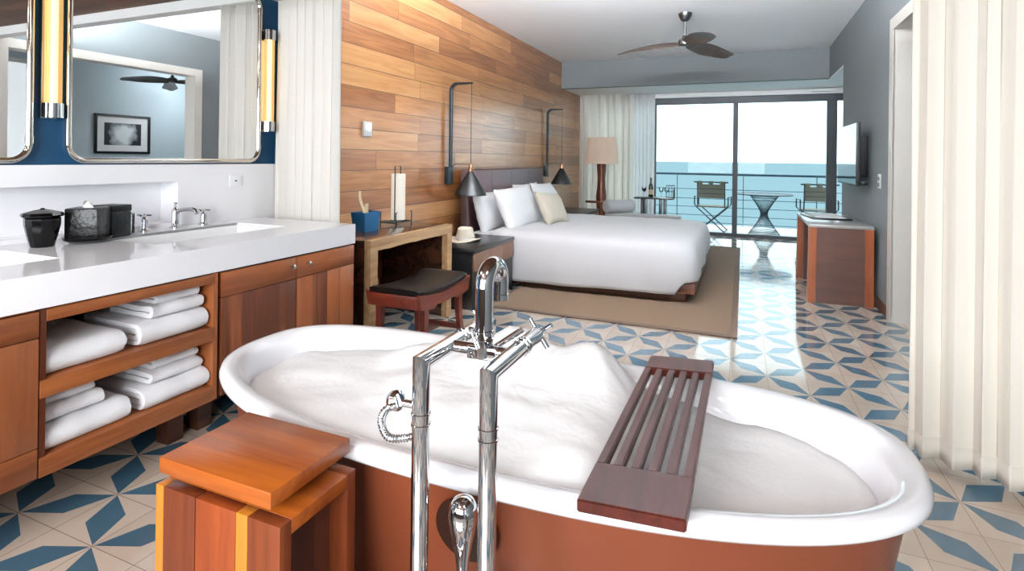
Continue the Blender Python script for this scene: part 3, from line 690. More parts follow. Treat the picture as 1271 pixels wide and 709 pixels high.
# widespread faucet
fa = thing('basin_faucet', 'small chrome bridge style sink faucet with two cross handles', 'faucet', (-2.78, 2.0, CZ1))
for y in (1.836, 2.165):
    g = G(); g.lathe([(0.026, 0), (0.026, 0.006), (0.018, 0.012), (0.0165, 0.016), (0.0165, 0.06), (0.012, 0.066), (0.009, 0.078)], (-2.78, y, CZ1), 24)
    for a in (0.5, 0.5 + PI / 2):
        d = Vector((math.cos(a), math.sin(a), 0)) * 0.034; c = Vector((-2.78, y, CZ1 + 0.082)); g.cyl(c - d, c + d, 0.0048, n=12)
    g.lathe([(0.009, -0.006), (0.011, 0), (0.009, 0.006), (0, 0.008)], (-2.78, y, CZ1 + 0.082), 16)
    g.build('cross_handle', M_chrome, fa)
g = G(); y = 2.0
g.lathe([(0.028, 0), (0.028, 0.006), (0.020, 0.012), (0.018, 0.016), (0.018, 0.085), (0.014, 0.10), (0.008, 0.108), (0.005, 0.125), (0.010, 0.128), (0.010, 0.134), (0, 0.137)], (-2.78, y, CZ1), 24)
g.tube(smooth_path([(-2.78, y, CZ1 + 0.082), (-2.73, y, CZ1 + 0.098), (-2.67, y, CZ1 + 0.105), (-2.63, y, CZ1 + 0.100), (-2.615, y, CZ1 + 0.085)], 6), [0.011] * 24 + [0.012], 18)
g.build('spout', M_chrome, fa)
# things on the counter
o = thing('lidded_jar', 'round glossy black lidded jar at the left of the counter', 'jar', (-2.68, 1.348, CZ1))
G().lathe([(0, 0), (0.038, 0), (0.041, 0.006), (0.052, 0.05), (0.060, 0.09), (0.061, 0.118), (0.056, 0.124), (0, 0.124)], (-2.68, 1.348, CZ1), 12).build('body', M_blackjar, o, ang=20)
G().lathe([(0, 0.124), (0.068, 0.125), (0.072, 0.132), (0.066, 0.142), (0.03, 0.152), (0.010, 0.156), (0.006, 0.160), (0, 0.161)], (-2.68, 1.348, CZ1), 12).build('lid', M_blackjar, o, ang=20)
o = thing('tissue_box', 'black hammered tissue box on dish with white tissue showing', 'tissue box', (-2.66, 1.50, CZ1))
mt_ = Matrix.Translation((-2.655, 1.505, 0)) @ Matrix.Rotation(math.radians(38), 4, 'Z')
G().box(-0.062, 0.062, -0.062, 0.062, CZ1 + 0.019, CZ1 + 0.152, 0.006, 2, mt_).build('cover', M_blackstone, o)
G().lathe([(0, 0.0), (0.055, 0.0), (0.085, 0.012), (0.092, 0.026), (0.088, 0.027), (0.06, 0.018), (0, 0.018)], (-2.655, 1.505, CZ1), 36).build('dish', M_blackjar, o)
g = G(); R_ = []
for k_ in range(6):
    f = k_ / 5; R_.append([(-2.655 + (0.030 - 0.016 * f) * math.cos(a) * (1 + 0.35 * math.sin(3 * a + k_)), 1.505 + (0.012 + 0.008 * f) * math.sin(a), CZ1 + 0.149 + 0.034 * f * (0.7 + 0.3 * math.cos(2 * a))) for a in (2 * PI * j / 16 for j in range(16))])
g.loft(R_, cap1=True).build('tissue', M_papw, o)
o = thing('black_box', 'square black box behind the hammered tissue box', 'box', (-2.73, 1.60, CZ1))
mt_ = Matrix.Translation((-2.735, 1.655, 0)) @ Matrix.Rotation(math.radians(10), 4, 'Z')
G().box(-0.055, 0.055, -0.05, 0.05, CZ1, CZ1 + 0.118, 0.004, 2, mt_).build('body', M_blackstone, o); G().box(-0.057, 0.057, -0.052, 0.052, CZ1 + 0.1185, CZ1 + 0.150, 0.004, 2, mt_).build('lid', M_blackstone, o)
o = thing('glass_canister', 'clear glass canister with small chrome knob beside black box', 'canister', (-2.78, 1.76, CZ1))
G().lathe([(0, 0.0), (0.034, 0.0), (0.036, 0.003), (0.036, 0.095), (0.034, 0.097), (0.0325, 0.095), (0.0325, 0.008), (0, 0.007)], (-2.79, 1.752, CZ1), 28).build('glass_body', M_tglass, o)
g = G(); g.lathe([(0, 0.097), (0.037, 0.0975), (0.037, 0.103), (0.008, 0.106), (0.006, 0.112), (0.010, 0.118), (0.008, 0.126), (0, 0.128)], (-2.79, 1.752, CZ1), 28); g.build('lid', M_chrome, o)
# mirrors
def rrect(y0, y1, z0, z1, r, x, n=8):
    P_ = []
    for cy, cz, a0 in ((y1 - r, z1 - r, 0), (y0 + r, z1 - r, PI / 2), (y0 + r, z0 + r, PI), (y1 - r, z0 + r, 1.5 * PI)):
        for i in range(n + 1):
            a = a0 + PI / 2 * i / n; P_.append((x, cy + r * math.cos(a), cz + r * math.sin(a)))
    return P_
def mirror(y0, y1, label):
    o = thing('wall_mirror', label, 'mirror', (XB, (y0 + y1) / 2, 1.7), 'chrome framed vanity mirrors')
    z0, z1 = 1.212, 2.255; xm = XB + 0.030
    p = rrect(y0, y1, z0, z1, 0.075, xm)
    G().tube(p, 0.0125, 14, closed=True).build('frame', M_nickel, o)
    pm = rrect(y0, y1, z0, z1, 0.075, 0)
    G().prism([(q[1], q[2]) for q in pm], 'x', XB + 0.001, XB + 0.028).build('mirror_glass', M_mirror, o)
    for yy, zz in ((y0, z0 + 0.09), (y1, z0 + 0.09), (y0, z1 - 0.09), (y1, z1 - 0.09)):
        G().cyl((xm, yy, zz - 0.016), (xm, yy, zz + 0.016), 0.0145, n=16).build('joint_sleeve', M_nickel, o)
mirror(0.31, 1.383, 'rounded chrome framed mirror cut off by the left edge')
mirror(1.53, 2.603, 'rounded chrome framed mirror above the sink showing framed print')
def sconce(y, label):
    o = thing('tube_sconce', label, 'wall lamp', (XB, y, 1.72), 'vertical tube wall lamps beside the mirrors')
    xc = -2.824
    G().box(XB + 0.001, XB + 0.022, y - 0.032, y + 0.032, 1.40, 2.055, 0.004).build('back_plate', M_nickel, o)
    gt = G().cyl((xc, y, 1.462), (xc, y, 1.995), 0.030, n=28).build('glass_tube', M_tube, o, label='glowing warm glass tube')
    G().cyl((xc, y, 1.464), (xc, y, 1.993), 0.0135, n=20).build('lamp', M_lamp, gt)
    for za, zb in ((1.402, 1.466), (1.990, 2.054)):
        g = G(); g.cyl((xc, y, za), (xc, y, zb), 0.036, n=28); g.box(XB + 0.02, xc, y - 0.012, y + 0.012, za + 0.015, zb - 0.015); g.build('end_cap', M_chrome, o)
sconce(1.457, 'tall lit tube wall lamp between the two mirrors')
sconce(2.657, 'lit tube wall lamp right of mirror beside white curtain')

# ------------------------------------------------------------------ towels
def towel(label, x0, x1, y0, y1, z0, h, layers=2, seed=1):
    """folded terry towel: nested U folds, smooth fold towards the room, open layers at its ends"""
    o = thing('folded_towel', label, 'towel', ((x0 + x1) / 2, (y0 + y1) / 2, z0), 'folded white towels on the vanity shelves')
    g = G(); t = h / (2 * layers) ; ny = 14
    for l in range(layers):
        ho = h / 2 - l * t; hi = ho - t * 0.86; xe = x1 - l * t * 0.9
        prof = []
        xb = x0 + 0.012 * l
        def outline(hh, xx, rev):
            p = [(xb, z0 + h / 2 - hh)]; m_ = 6
            for i in range(m_): p.append((xb + (xx - hh - xb) * (i + 1) / m_, z0 + h / 2 - hh))
            for i in range(1, 9):
                a = -PI / 2 + PI * i / 9; p.append((xx - hh + hh * math.cos(a), z0 + h / 2 + hh * math.sin(a)))
            for i in range(m_ + 1): p.append((xx - hh - (xx - hh - xb) * i / m_, z0 + h / 2 + hh))
            return p
        A = outline(ho, xe, 0); B = outline(max(hi, 0.0012), xe - (ho - hi), 0)
        poly = A + B[::-1]
        rings = []
        for k_ in range(ny + 1):
            f = k_ / ny; sh = 0.0
            e = min(f, 1 - f) * 2; rd = 1 - 0.10 * max(0, 1 - e * 7) ** 2
            rg = []
            for (x, z) in poly:
                zc = z0 + h / 2; xx = x; zz = zc + (z - zc) * rd
                nn = noise.noise((x * 9 + seed * 3.1, f * 3 + seed, z * 5))
                n2 = noise.noise((x * 24 + seed, f * 9, z * 30 + seed * 7))
                up_ = (z - z0) / h
                zz += up_ * (0.010 * nn + 0.004 * n2); xx += 0.006 * nn * (1 if x > x0 + 0.02 else 0.3) + 0.002 * n2
                yy = y0 + (y1 - y0) * f + (0.006 * noise.noise((x * 14 + l * 5, z * 40, seed)) if k_ in (0, ny) else 0)
                rg.append((xx, yy, max(zz, z0 + 0.0005)))
            rings.append(rg)
        g.loft(rings, cap0=True, cap1=True)
    g.build('folds', M_towel, o, ang=70)
    return o
ZT, ZBm = 0.5125, 0.2625
towel('thick single white bath towel on the upper shelf, left', -2.46, -2.085, 1.062, 1.318, ZT, 0.086, 2, 1)
towel('white bath towel at bottom of upper shelf stack, right', -2.44, -2.085, 1.372, 1.655, ZT, 0.088, 2, 2)
towel('white hand towel in the middle of upper shelf stack', -2.36, -2.10, 1.425, 1.642, ZT + 0.092, 0.046, 1, 3)
towel('small white washcloth topmost on the upper shelf stack', -2.33, -2.12, 1.452, 1.635, ZT + 0.141, 0.036, 1, 4)
towel('white bath towel at bottom of lower left stack', -2.44, -2.085, 1.062, 1.338, ZBm, 0.080, 2, 5)
towel('white hand towel in middle of lower left stack', -2.36, -2.12, 1.068, 1.262, ZBm + 0.084, 0.048, 1, 6)
towel('small white washcloth topmost on lower left stack', -2.36, -2.14, 1.085, 1.245, ZBm + 0.135, 0.038, 1, 7)
towel('white bath towel at bottom of lower right stack', -2.44, -2.085, 1.390, 1.662, ZBm, 0.078, 2, 8)
towel('white hand towel in middle of lower right stack', -2.36, -2.11, 1.432, 1.648, ZBm + 0.082, 0.046, 1, 9)
towel('small white washcloth topmost on lower right stack', -2.33, -2.13, 1.455, 1.640, ZBm + 0.131, 0.038, 1, 10)

# ------------------------------------------------------------------ curtains
def curtain(name, label, path, z0, z1, mat, pleat, amp, seed, group=None, hem=0.0, flare=0.0, thick=0.004, nz=24):
    """pleated cloth hung along a plan path; pleats vary with height"""
    P_ = smooth_path([(x, y, 0) for x, y in path], 30)
    L_ = [0.0]
    for a, b in zip(P_, P_[1:]): L_.append(L_[-1] + (b - a).length)
    tot = L_[-1]; n = max(40, int(tot / pleat * 14))
    g = G(); rows = []
    def at(s):
        s = min(max(s, 0), tot - 1e-6); i = max(j for j in range(len(L_)) if L_[j] <= s); i = min(i, len(P_) - 2)
        f = (s - L_[i]) / max(1e-9, L_[i + 1] - L_[i]); d = (P_[i + 1] - P_[i]).normalized()
        return P_[i].lerp(P_[i + 1], f), Vector((-d.y, d.x, 0)), d
    base = [at(tot * i / n) for i in range(n + 1)]
    for k in range(nz + 1):
        f = k / nz; z = z0 + (z1 - z0) * f; row = []
        for i in range(n + 1):
            s = tot * i / n; p, nn, d = base[i]
            ph = s / pleat * 2 * PI + 1.3 * noise.noise((s * 2.2 / pleat * 0.3, seed, 0)) * 2 + 0.35 * noise.noise((s / pleat * 0.5, f * 1.6, seed))
            w = math.sin(ph); w = math.copysign(abs(w) ** 0.7, w)
            am = amp * (0.75 + 0.5 * noise.noise((s / pleat * 0.45, seed + 4, f * 0.5))) * (0.8 + 0.35 * (1 - f))
            q = p + nn * (w * am + flare * (1 - f) ** 2) + d * (0.25 * pleat * math.sin(2 * ph) * 0.35)
            row.append((q.x, q.y, z + (0.004 * math.sin(ph) if k == 0 else 0)))
        rows.append(row)
    g.loft(rows, closed=False)
    o = g.build(name, mat, flip=False, ang=180)
    md = o.modifiers.new('thickness', 'SOLIDIFY'); md.thickness = thick; md.offset = 0
    if hem:
        kk = max(1, round(hem / (z1 - z0) * nz))
        h = G(); hr = []
        for r in rows[:kk + 1]: hr.append([tuple(q) for q in r])
        h.loft(hr, closed=False); ho = h.build('hem', mat, o, flip=False, ang=180)
        m2 = ho.modifiers.new('thickness', 'SOLIDIFY'); m2.thickness = thick * 2.2; m2.offset = 0
    return o
c = curtain('bath_curtain', '', [(0.655, 2.80), (0.80, 2.72), (0.95, 2.63), (1.04, 2.57)], 0.035, 2.272, M_curtain, 0.088, 0.030, 3, hem=0.10, nz=26)
tag(c, 'long cream pleated curtain at the right edge behind the tub', 'curtain', 'cream bath curtains')
c = curtain('bath_curtain', '', [(-2.845, 2.737), (-2.55, 2.735), (-2.33, 2.735)], 0.03, 2.272, M_curtain_w, 0.070, 0.032, 9, nz=20)
tag(c, 'white pleated curtain at the end of the vanity counter', 'curtain', 'cream bath curtains')
c = curtain('window_drape', '', [(-2.72, 9.62), (-2.2, 9.62), (-1.76, 9.64)], 0.02, 2.41, M_drape, 0.135, 0.06, 5, nz=14)
tag(c, 'light grey pleated drape behind the floor lamp', 'curtain', 'curtains at the balcony doors')
c = curtain('window_sheer', '', [(-1.80, 9.74), (-1.6, 9.74), (-1.42, 9.75)], 0.02, 2.41, M_sheer, 0.07, 0.03, 6, nz=14)
tag(c, 'thin white sheer curtain next to the sliding glass', 'curtain', 'curtains at the balcony doors')

# ------------------------------------------------------------------ writing desk by the vanity and its bench
DX0, DX1, DY0, DY1, DZ = -2.77, -2.12, 2.80, 3.83, 0.722
de = thing('writing_desk', 'dark writing desk with pale natural wood front frame', 'desk', (-2.45, 3.3, 0))
G().box(DX0, DX1 - 0.05, DY0 + 0.001, DY1 - 0.001, DZ - 0.045, DZ, 0.003).build('desktop', M_desk_dark, de)
for a, b in ((DY0 + 0.001, DY0 + 0.045), (DY1 - 0.045, DY1 - 0.001)): G().box(DX0, DX1 - 0.05, a, b, 0, DZ - 0.046, 0.002).build('side_panel', M_desk_dark, de)
G().box(DX0, DX0 + 0.02, DY0 + 0.046, DY1 - 0.046, 0.25, DZ - 0.046).build('back_panel', M_bench, de)
def live_edge(pts_a, pts_b, x0, x1, name, seed):
    # a plank whose inner edge wanders a little
    g = G(); n = 14; ring = []
    A0, A1 = Vector(pts_a[0]), Vector(pts_a[1]); B0, B1 = Vector(pts_b[0]), Vector(pts_b[1]); rows = []
    for i in range(n + 1):
        f = i / n; a = A0.lerp(A1, f); b = B0.lerp(B1, f); d = (b - a).normalized()
        b = b + d * (0.008 * noise.noise((f * 4, seed, 0)) + 0.003 * noise.noise((f * 11, seed, 3)))
        rows.append([(x0, a.x, a.y), (x1, a.x, a.y), (x1, b.x, b.y), (x0, b.x, b.y)])
    g.loft(rows, cap0=True, cap1=True); bmesh.ops.bevel(g.bm, geom=[e for e in g.bm.edges if len(e.link_faces) == 2 and e.calc_face_angle(0) > 1.0], offset=0.003, segments=2, affect='EDGES')
    return g.build(name, M_desk_front, de)
fw_ = 0.072
live_edge(((DY0, 0.0), (DY0, DZ + 0.002)), ((DY0 + fw_, 0.0), (DY0 + fw_, DZ - fw_ + 0.005)), DX1 - 0.048, DX1, 'front_leg', 1)
live_edge(((DY1, 0.0), (DY1, DZ + 0.002)), ((DY1 - fw_, 0.0), (DY1 - fw_, DZ - fw_ + 0.005)), DX1 - 0.048, DX1, 'front_leg', 2)
live_edge(((DY0 + 0.0005, DZ + 0.002), (DY1 - 0.0005, DZ + 0.002)), ((DY0 + fw_, DZ - fw_ + 0.005), (DY1 - fw_, DZ - fw_ + 0.005)), DX1 - 0.048, DX1 + 0.0005, 'front_rail', 3)
be = thing('bench', 'red brown wooden bench with black saddle cushion at desk', 'bench', (-1.85, 2.95, 0))
bx0, bx1, by0, by1 = -2.03, -1.665, 2.64, 3.26
g = G(); R_ = []; n = 20
for i in range(n + 1):
    f = i / n; y = by0 + 0.012 + (by1 - by0 - 0.024) * f; lift = 0.028 * (2 * f - 1) ** 2; ring = []
    for j in range(28):
        a = 2 * PI * j / 28; c_, s_ = math.cos(a), math.sin(a)
        x = (bx0 + bx1) / 2 + 0.172 * math.copysign(abs(c_) ** 0.35, c_); z = 0.448 + 0.024 * math.copysign(abs(s_) ** 0.6, s_)
        e = min(f, 1 - f) * n; sh = 1 - (0.03 if e < 0.5 else 0)
        ring.append(((bx0 + bx1) / 2 + (x - (bx0 + bx1) / 2) * sh, y, 0.448 + lift + (z - 0.448) * (0.65 if e < 0.5 else 1)))
    R_.append(ring)
g.loft(R_, cap0=True, cap1=True).build('cushion', M_leather, be, label='black leather saddle cushion')
for xa, xb in ((bx1 - 0.022, bx1), (bx0, bx0 + 0.022)):
    top = [(by0 + (by1 - by0) * f, 0.435 + 0.034 * (2 * f - 1) ** 2) for f in (i / 16 for i in range(17))]
    bot = [(by0 + 0.02 + (by1 - by0 - 0.04) * f, 0.372 + 0.03 * (2 * f - 1) ** 2 - (0.022 if (f < 0.26 or f > 0.74) else 0.0)) for f in (i / 16 for i in range(17))]
    G().prism(top + bot[::-1], 'x', xa, xb).build('side_rail', M_bench, be)
for ya, yb in ((by0 + 0.012, by0 + 0.034), (by1 - 0.034, by1 - 0.012)): G().box(bx0 + 0.022, bx1 - 0.022, ya, yb, 0.38, 0.455, 0.003).build('end_rail', M_bench, be)
for sx in (0, 1):
    for sy in (0, 1):
        x = (bx1 - 0.03) if sx else (bx0 + 0.03); dx = 1 if sx else -1
        y = (by1 - 0.10) if sy else (by0 + 0.10); dy = 1 if sy else -1
        g = G(); R_ = []
        for k_ in range(11):
            f = k_ / 10; w = 0.019 - 0.004 * math.sin(f * PI); oy = 0.055 * (1 - f) ** 2 - 0.010 * math.sin(f * PI); ox = 0.02 * (1 - f) ** 2
            cx, cy, cz = x + dx * ox, y + dy * oy, 0.40 * f
            R_.append([(cx - w, cy - w * 1.35, cz), (cx + w, cy - w * 1.35, cz), (cx + w, cy + w * 1.35, cz), (cx - w, cy + w * 1.35, cz)])
        g.loft(R_, cap0=True, cap1=True).build('leg', M_bench, be)
G().box((bx0 + bx1) / 2 - 0.012, (bx0 + bx1) / 2 + 0.012, by0 + 0.09, by1 - 0.09, 0.13, 0.17, 0.004).build('stretcher', M_bench, be)
for yy in (by0 + 0.08, by1 - 0.08): G().box(bx0 + 0.04, bx1 - 0.04, yy - 0.01, yy + 0.01, 0.132, 0.168, 0.003).build('stretcher', M_bench, be)

# lantern, blue box on the desk
la = thing('table_lantern', 'white paper cylinder lantern in black wire frame on desk', 'table lamp', (-2.50, 3.62, DZ))
lx, ly = -2.50, 3.64
G().cyl((lx, ly, DZ + 0.035), (lx, ly, DZ + 0.395), 0.055, n=28).build('paper_shade', M_paper, la)
g = G(); r = 0.0045
g.tube([(lx + 0.02, ly - 0.075, DZ + 0.03), (lx + 0.02, ly - 0.075, DZ + 0.455), (lx + 0.02, ly - 0.0, DZ + 0.455), (lx + 0.02, ly - 0.0, DZ + 0.38)], r, 8)
g.build('frame_loop', M_blackmetal, la)
g = G(); g.tube([(lx - 0.07, ly - 0.13, DZ + 0.022), (lx + 0.07, ly - 0.13, DZ + 0.022), (lx + 0.07, ly + 0.085, DZ + 0.022), (lx - 0.07, ly + 0.085, DZ + 0.022)], r, 8, closed=True)
g.tube([(lx, ly - 0.13, DZ + 0.025), (lx, ly + 0.085, DZ + 0.025)], r, 8); g.tube([(lx - 0.07, ly, DZ + 0.025), (lx + 0.07, ly, DZ + 0.025)], r, 8)
g.build('base_frame', M_blackmetal, la)
for (dx, dy, h) in ((0.07, -0.13, 0.10), (-0.07, -0.13, 0.10), (0.07, 0.085, 0.10), (-0.07, 0.085, 0.10)):
    G().tube([(lx + dx, ly + dy, DZ), (lx + dx, ly + dy, DZ + h), (lx + dx, ly + dy + (0.016 if dy < 0 else -0.016), DZ + h)], r, 8).build('leg', M_blackmetal, la)
bb = thing('blue_caddy', 'small blue leather box with tan strap on the desk', 'box', (-2.50, 3.18, DZ))
bxc, byc = -2.47, 3.20
g = G()
w0, w1, d0, d1, h = 0.075, 0.090, 0.05, 0.06, 0.135
out_b = lambda s, z, a: [(bxc - d, byc - w, z) if 0 else p for p in ()]
def rect(cx, cy, hx, hy, z): return [(cx - hx, cy - hy, z), (cx + hx, cy - hy, z), (cx + hx, cy + hy, z), (cx - hx, cy + hy, z)]
g.loft([rect(bxc, byc, d0, w0, DZ), rect(bxc, byc, d1, w1, DZ + h), rect(bxc, byc, d1 - 0.005, w1 - 0.005, DZ + h), rect(bxc, byc, d0 - 0.005, w0 - 0.005, DZ + 0.006)], cap0=True, cap1=True)
g.build('box_body', M_bluebox, bb)
g = G(); sp_ = bez([(bxc + 0.045, byc - 0.05, DZ + 0.05), (bxc + 0.06, byc - 0.06, DZ + 0.14), (bxc + 0.0, byc - 0.09, DZ + 0.20), (bxc + 0.01, byc - 0.085, DZ + 0.285)], 14); R_ = []
for p in sp_: R_.append([(p.x - 0.004, p.y - 0.014, p.z), (p.x + 0.004, p.y - 0.014, p.z), (p.x + 0.004, p.y + 0.014, p.z), (p.x - 0.004, p.y + 0.014, p.z)])
g.loft(R_, cap0=True, cap1=True).build('strap', M_tan, bb, label='curved tan strap')
o = thing('note_card', 'folded tan card standing in the blue leather box', 'card', (bxc, byc + 0.03, DZ + 0.01))
G().box(-0.0015, 0.0015, -0.035, 0.035, DZ + 0.02, DZ + 0.19, 0, 1, Matrix.Translation((bxc - 0.01, byc + 0.02, 0)) @ Matrix.Rotation(0.3, 4, 'Z')).build('card_leaf', M_tan, o)
G().box(-0.0015, 0.0015, -0.030, 0.030, DZ + 0.02, DZ + 0.165, 0, 1, Matrix.Translation((bxc - 0.022, byc + 0.02, 0)) @ Matrix.Rotation(0.05, 4, 'Z')).build('card_leaf', M_tan, o)

# ------------------------------------------------------------------ rug, bed
RT_ = 0.012
g = G(); g.box(-1.94, -0.075, 4.215, 8.50, 0.0005, RT_)
ru = thing('jute_rug', 'large tan woven rug with dark border under the bed', 'rug', (-1.0, 6.3, 0))
g.build('field', M_rug, ru)
for b in ((-1.99, -1.94, 4.165, 8.55), (-0.075, -0.025, 4.165, 8.55), (-1.94, -0.075, 4.165, 4.215), (-1.94, -0.075, 8.50, 8.55)):
    G().box(b[0], b[1], b[2], b[3], 0.0005, RT_ + 0.001, 0.003).build('binding', M_rugedge, ru)
BY0, BY1 = 4.95, 7.05; BXF = -0.40
bed = thing('bed', 'king size bed with tall mauve leather headboard and dark platform', 'bed', (-1.5, 6.0, 0.0))
G().box(-2.55, BXF - 0.05, BY0 + 0.075, BY1 - 0.075, RT_ + 0.001, 0.095, 0.003).build('plinth', M_bedwood, bed)
G().box(-2.60, BXF + 0.03, BY0 + 0.01, BY1 - 0.01, 0.096, 0.185, 0.004).build('platform', M_bedwood, bed)
G().box(-2.56, BXF - 0.05, BY0 + 0.05, BY1 - 0.05, 0.186, 0.500, 0.05, 4).build('mattress', M_linen, bed)
hb = G().box(-2.71, -2.615, 5.06, 7.36, 0.02, 1.13, 0.018, 3).build('headboard', M_headboard, bed)
for yy in (5.06 + 2.30 / 4, 5.06 + 2.30 / 2, 5.06 + 2.30 * 0.75): G().box(-2.617, -2.6135, yy - 0.0015, yy + 0.0015, 0.3, 1.11).build('seam', M_headboard, hb)
# duvet
def rr_ring(x0, x1, y0, y1, r, n=10, m_=26):
    pts = []
    def seg(a, b, k): return [(a[0] + (b[0] - a[0]) * i / k, a[1] + (b[1] - a[1]) * i / k) for i in range(k)]
    def arc_(cx, cy, a0): return [(cx + r * math.cos(a0 + PI / 2 * i / n), cy + r * math.sin(a0 + PI / 2 * i / n)) for i in range(n)]
    pts += seg((x0 + r, y0), (x1 - r, y0), m_ * 2); pts += arc_(x1 - r, y0 + r, -PI / 2)
    pts += seg((x1, y0 + r), (x1, y1 - r), m_ * 2); pts += arc_(x1 - r, y1 - r, 0)
    pts += seg((x1 - r, y1), (x0 + r, y1), m_ * 2); pts += arc_(x0 + r, y1 - r, PI / 2)
    pts += seg((x0, y1 - r), (x0, y0 + r), m_ * 2); pts += arc_(x0 + r, y0 + r, PI)
    return pts
g = G(); R_ = []
DZT = 0.528
steps = [(0.90, 0), (0.62, 0.004), (0.40, 0.005), (0.22, 0.004), (0.10, -0.004), (0.05, -0.016), (0.02, -0.036), (0.004, -0.065), (-0.004, -0.10)]
dx0, dx1, dy0, dy1 = -2.36, BXF + 0.015, BY0 - 0.015, BY1 + 0.015
low = 12
for ins, dz in steps:
    ring = []
    for (x, y) in rr_ring(dx0 + ins * 0.75, dx1 - ins, dy0 + ins, dy1 - ins, max(0.02, 0.16 - ins * 0.1)):
        w = 0.012 * noise.noise((x * 2.1, y * 2.1, 1)) + 0.006 * noise.noise((x * 6, y * 6, 4))
        ring.append((x, y, DZT + dz + w * (1 if ins > 0.03 else 0.5)))
    R_.append(ring)
base = rr_ring(dx0, dx1, dy0, dy1, 0.15)
def hemz(x, y):
    near = y < dy0 + 0.12; foot = x > dx1 - 0.03
    h = 0.065 + 0.030 * max(0, (x + 1.9) / 1.5)
    if x > dx1 - 0.15 and y < dy0 + 0.16: h = 0.10 + 0.10 * min(1, (x - dx1 + 0.15) / 0.07)
    elif foot: h = 0.20
    if x < dx0 + 0.02: h = 0.40
    return h
for k_ in range(1, low + 1):
    f = k_ / low; ring = []
    for i, (x, y) in enumerate(base):
        h = hemz(x, y); z = (DZT - 0.10) + (h - (DZT - 0.10)) * f
        s = i * 0.045
        d = Vector((x - (dx0 + dx1) / 2, y - (dy0 + dy1) / 2, 0)); nx = 1 if x > dx1 - 0.10 else (-1 if x < dx0 + 0.1 else 0); ny = -1 if y < dy0 + 0.10 else (1 if y > dy1 - 0.1 else 0)
        fold = 0.016 * noise.noise((s * 1.6, f * 0.8, 2)) + 0.012 * noise.noise((s * 4.5, f * 0.6, 7)) + 0.022 * f * (0.4 + noise.noise((s * 2.4, 5, 5)))
        bulge = 0.012 * math.sin(f * PI) + fold * (0.25 + 0.75 * f)
        q = Vector((nx, ny, 0)); q = q.normalized() if q.length else q
        if x < dx0 + 0.05: q = Vector((0, 0, 0))
        ring.append((x + q.x * (bulge + 0.006), y + q.y * (bulge + 0.006), z + (0.01 * noise.noise((s * 1.5, 9, 9)) if k_ == low else 0)))
    R_.append(ring)
g.loft(R_, cap0=True)
du = g.build('duvet', M_linen, ang=180)
md = du.modifiers.new('thickness', 'SOLIDIFY'); md.thickness = 0.012; md.offset = 1
tag(du, 'white duvet spread over the bed down to the rug', 'duvet')
g = G(); g.box(BXF - 0.0, BXF + 0.02, BY0 + 0.20, BY1 - 0.1, 0.187, 0.26, 0.006); sh_ = g.build('sheet_edge', M_pillow, bed)
# pillows
def pillow(name, label, cat, c, w, h, t, tilt, yaw, roll, mat, group=None, seed=1, pinch=0.06):
    o = thing(name, label, cat, c, group); g = G(); nu, nv = 22, 18; R1 = []; R2 = []
    for i in range(nu + 1):
        u = -1 + 2 * i / nu; a, b = [], []
        for j in range(nv + 1):
            v = -1 + 2 * j / nv
            px = w / 2 * u * (1 - pinch * (1 - v * v) * abs(u) ** 3); pz = h / 2 * v * (1 - pinch * 1.3 * (1 - u * u) * abs(v) ** 3)
            th = t / 2 * max(0, (1 - abs(u) ** 2.4)) ** 0.55 * max(0, (1 - abs(v) ** 2.4)) ** 0.55
            th *= 1 + 0.16 * noise.noise((u * 1.7 + seed, v * 1.7, 2)); wr = 0.006 * noise.noise((u * 5 + seed * 3, v * 5, 6)) * (abs(u) + abs(v))
            sag = -0.02 * (1 - v) * u * u
            a.append((th + wr + 0.002, px, pz + sag)); b.append((-th + wr - 0.002, px, pz + sag))
        R1.append(a); R2.append(b)
    g.loft(R1, closed=False); g.loft(R2, closed=False)
    bmesh.ops.remove_doubles(g.bm, verts=list(g.bm.verts), dist=0.0045)
    m_ = Matrix.Translation(c) @ Matrix.Rotation(yaw, 4, 'Z') @ Matrix.Rotation(-tilt, 4, 'Y') @ Matrix.Rotation(roll, 4, 'X')
    g.xf(m_); p = g.build('cover', mat, o, ang=180)
    return o
r_ = math.radians
pillow('bed_pillow', 'white pillow in shade against headboard nearest the nightstand', 'pillow', (-2.49, 5.42, 0.69), 0.82, 0.43, 0.17, r_(16), r_(0), 0, M_pillow, 'white bed pillows', 1)
pillow('bed_pillow', 'white pillow at the far back corner of the headboard', 'pillow', (-2.49, 6.50, 0.72), 0.86, 0.46, 0.17, r_(16), 0, 0, M_pillow, 'white bed pillows', 2)
pillow('bed_pillow', 'large white front pillow nearest the camera left of cushion', 'pillow', (-2.25, 5.55, 0.725), 0.88, 0.48, 0.20, r_(24), r_(-3), r_(2), M_pillow, 'white bed pillows', 3)
pillow('bed_pillow', 'large white front pillow behind the beige cushion', 'pillow', (-2.25, 6.50, 0.735), 0.88, 0.48, 0.20, r_(24), r_(4), r_(-2), M_pillow, 'white bed pillows', 4)
pillow('throw_cushion', 'square beige linen cushion leaning on the white pillows', 'cushion', (-1.97, 5.86, 0.70), 0.46, 0.40, 0.17, r_(30), r_(-12), r_(-5), M_beige, None, 5, 0.09)

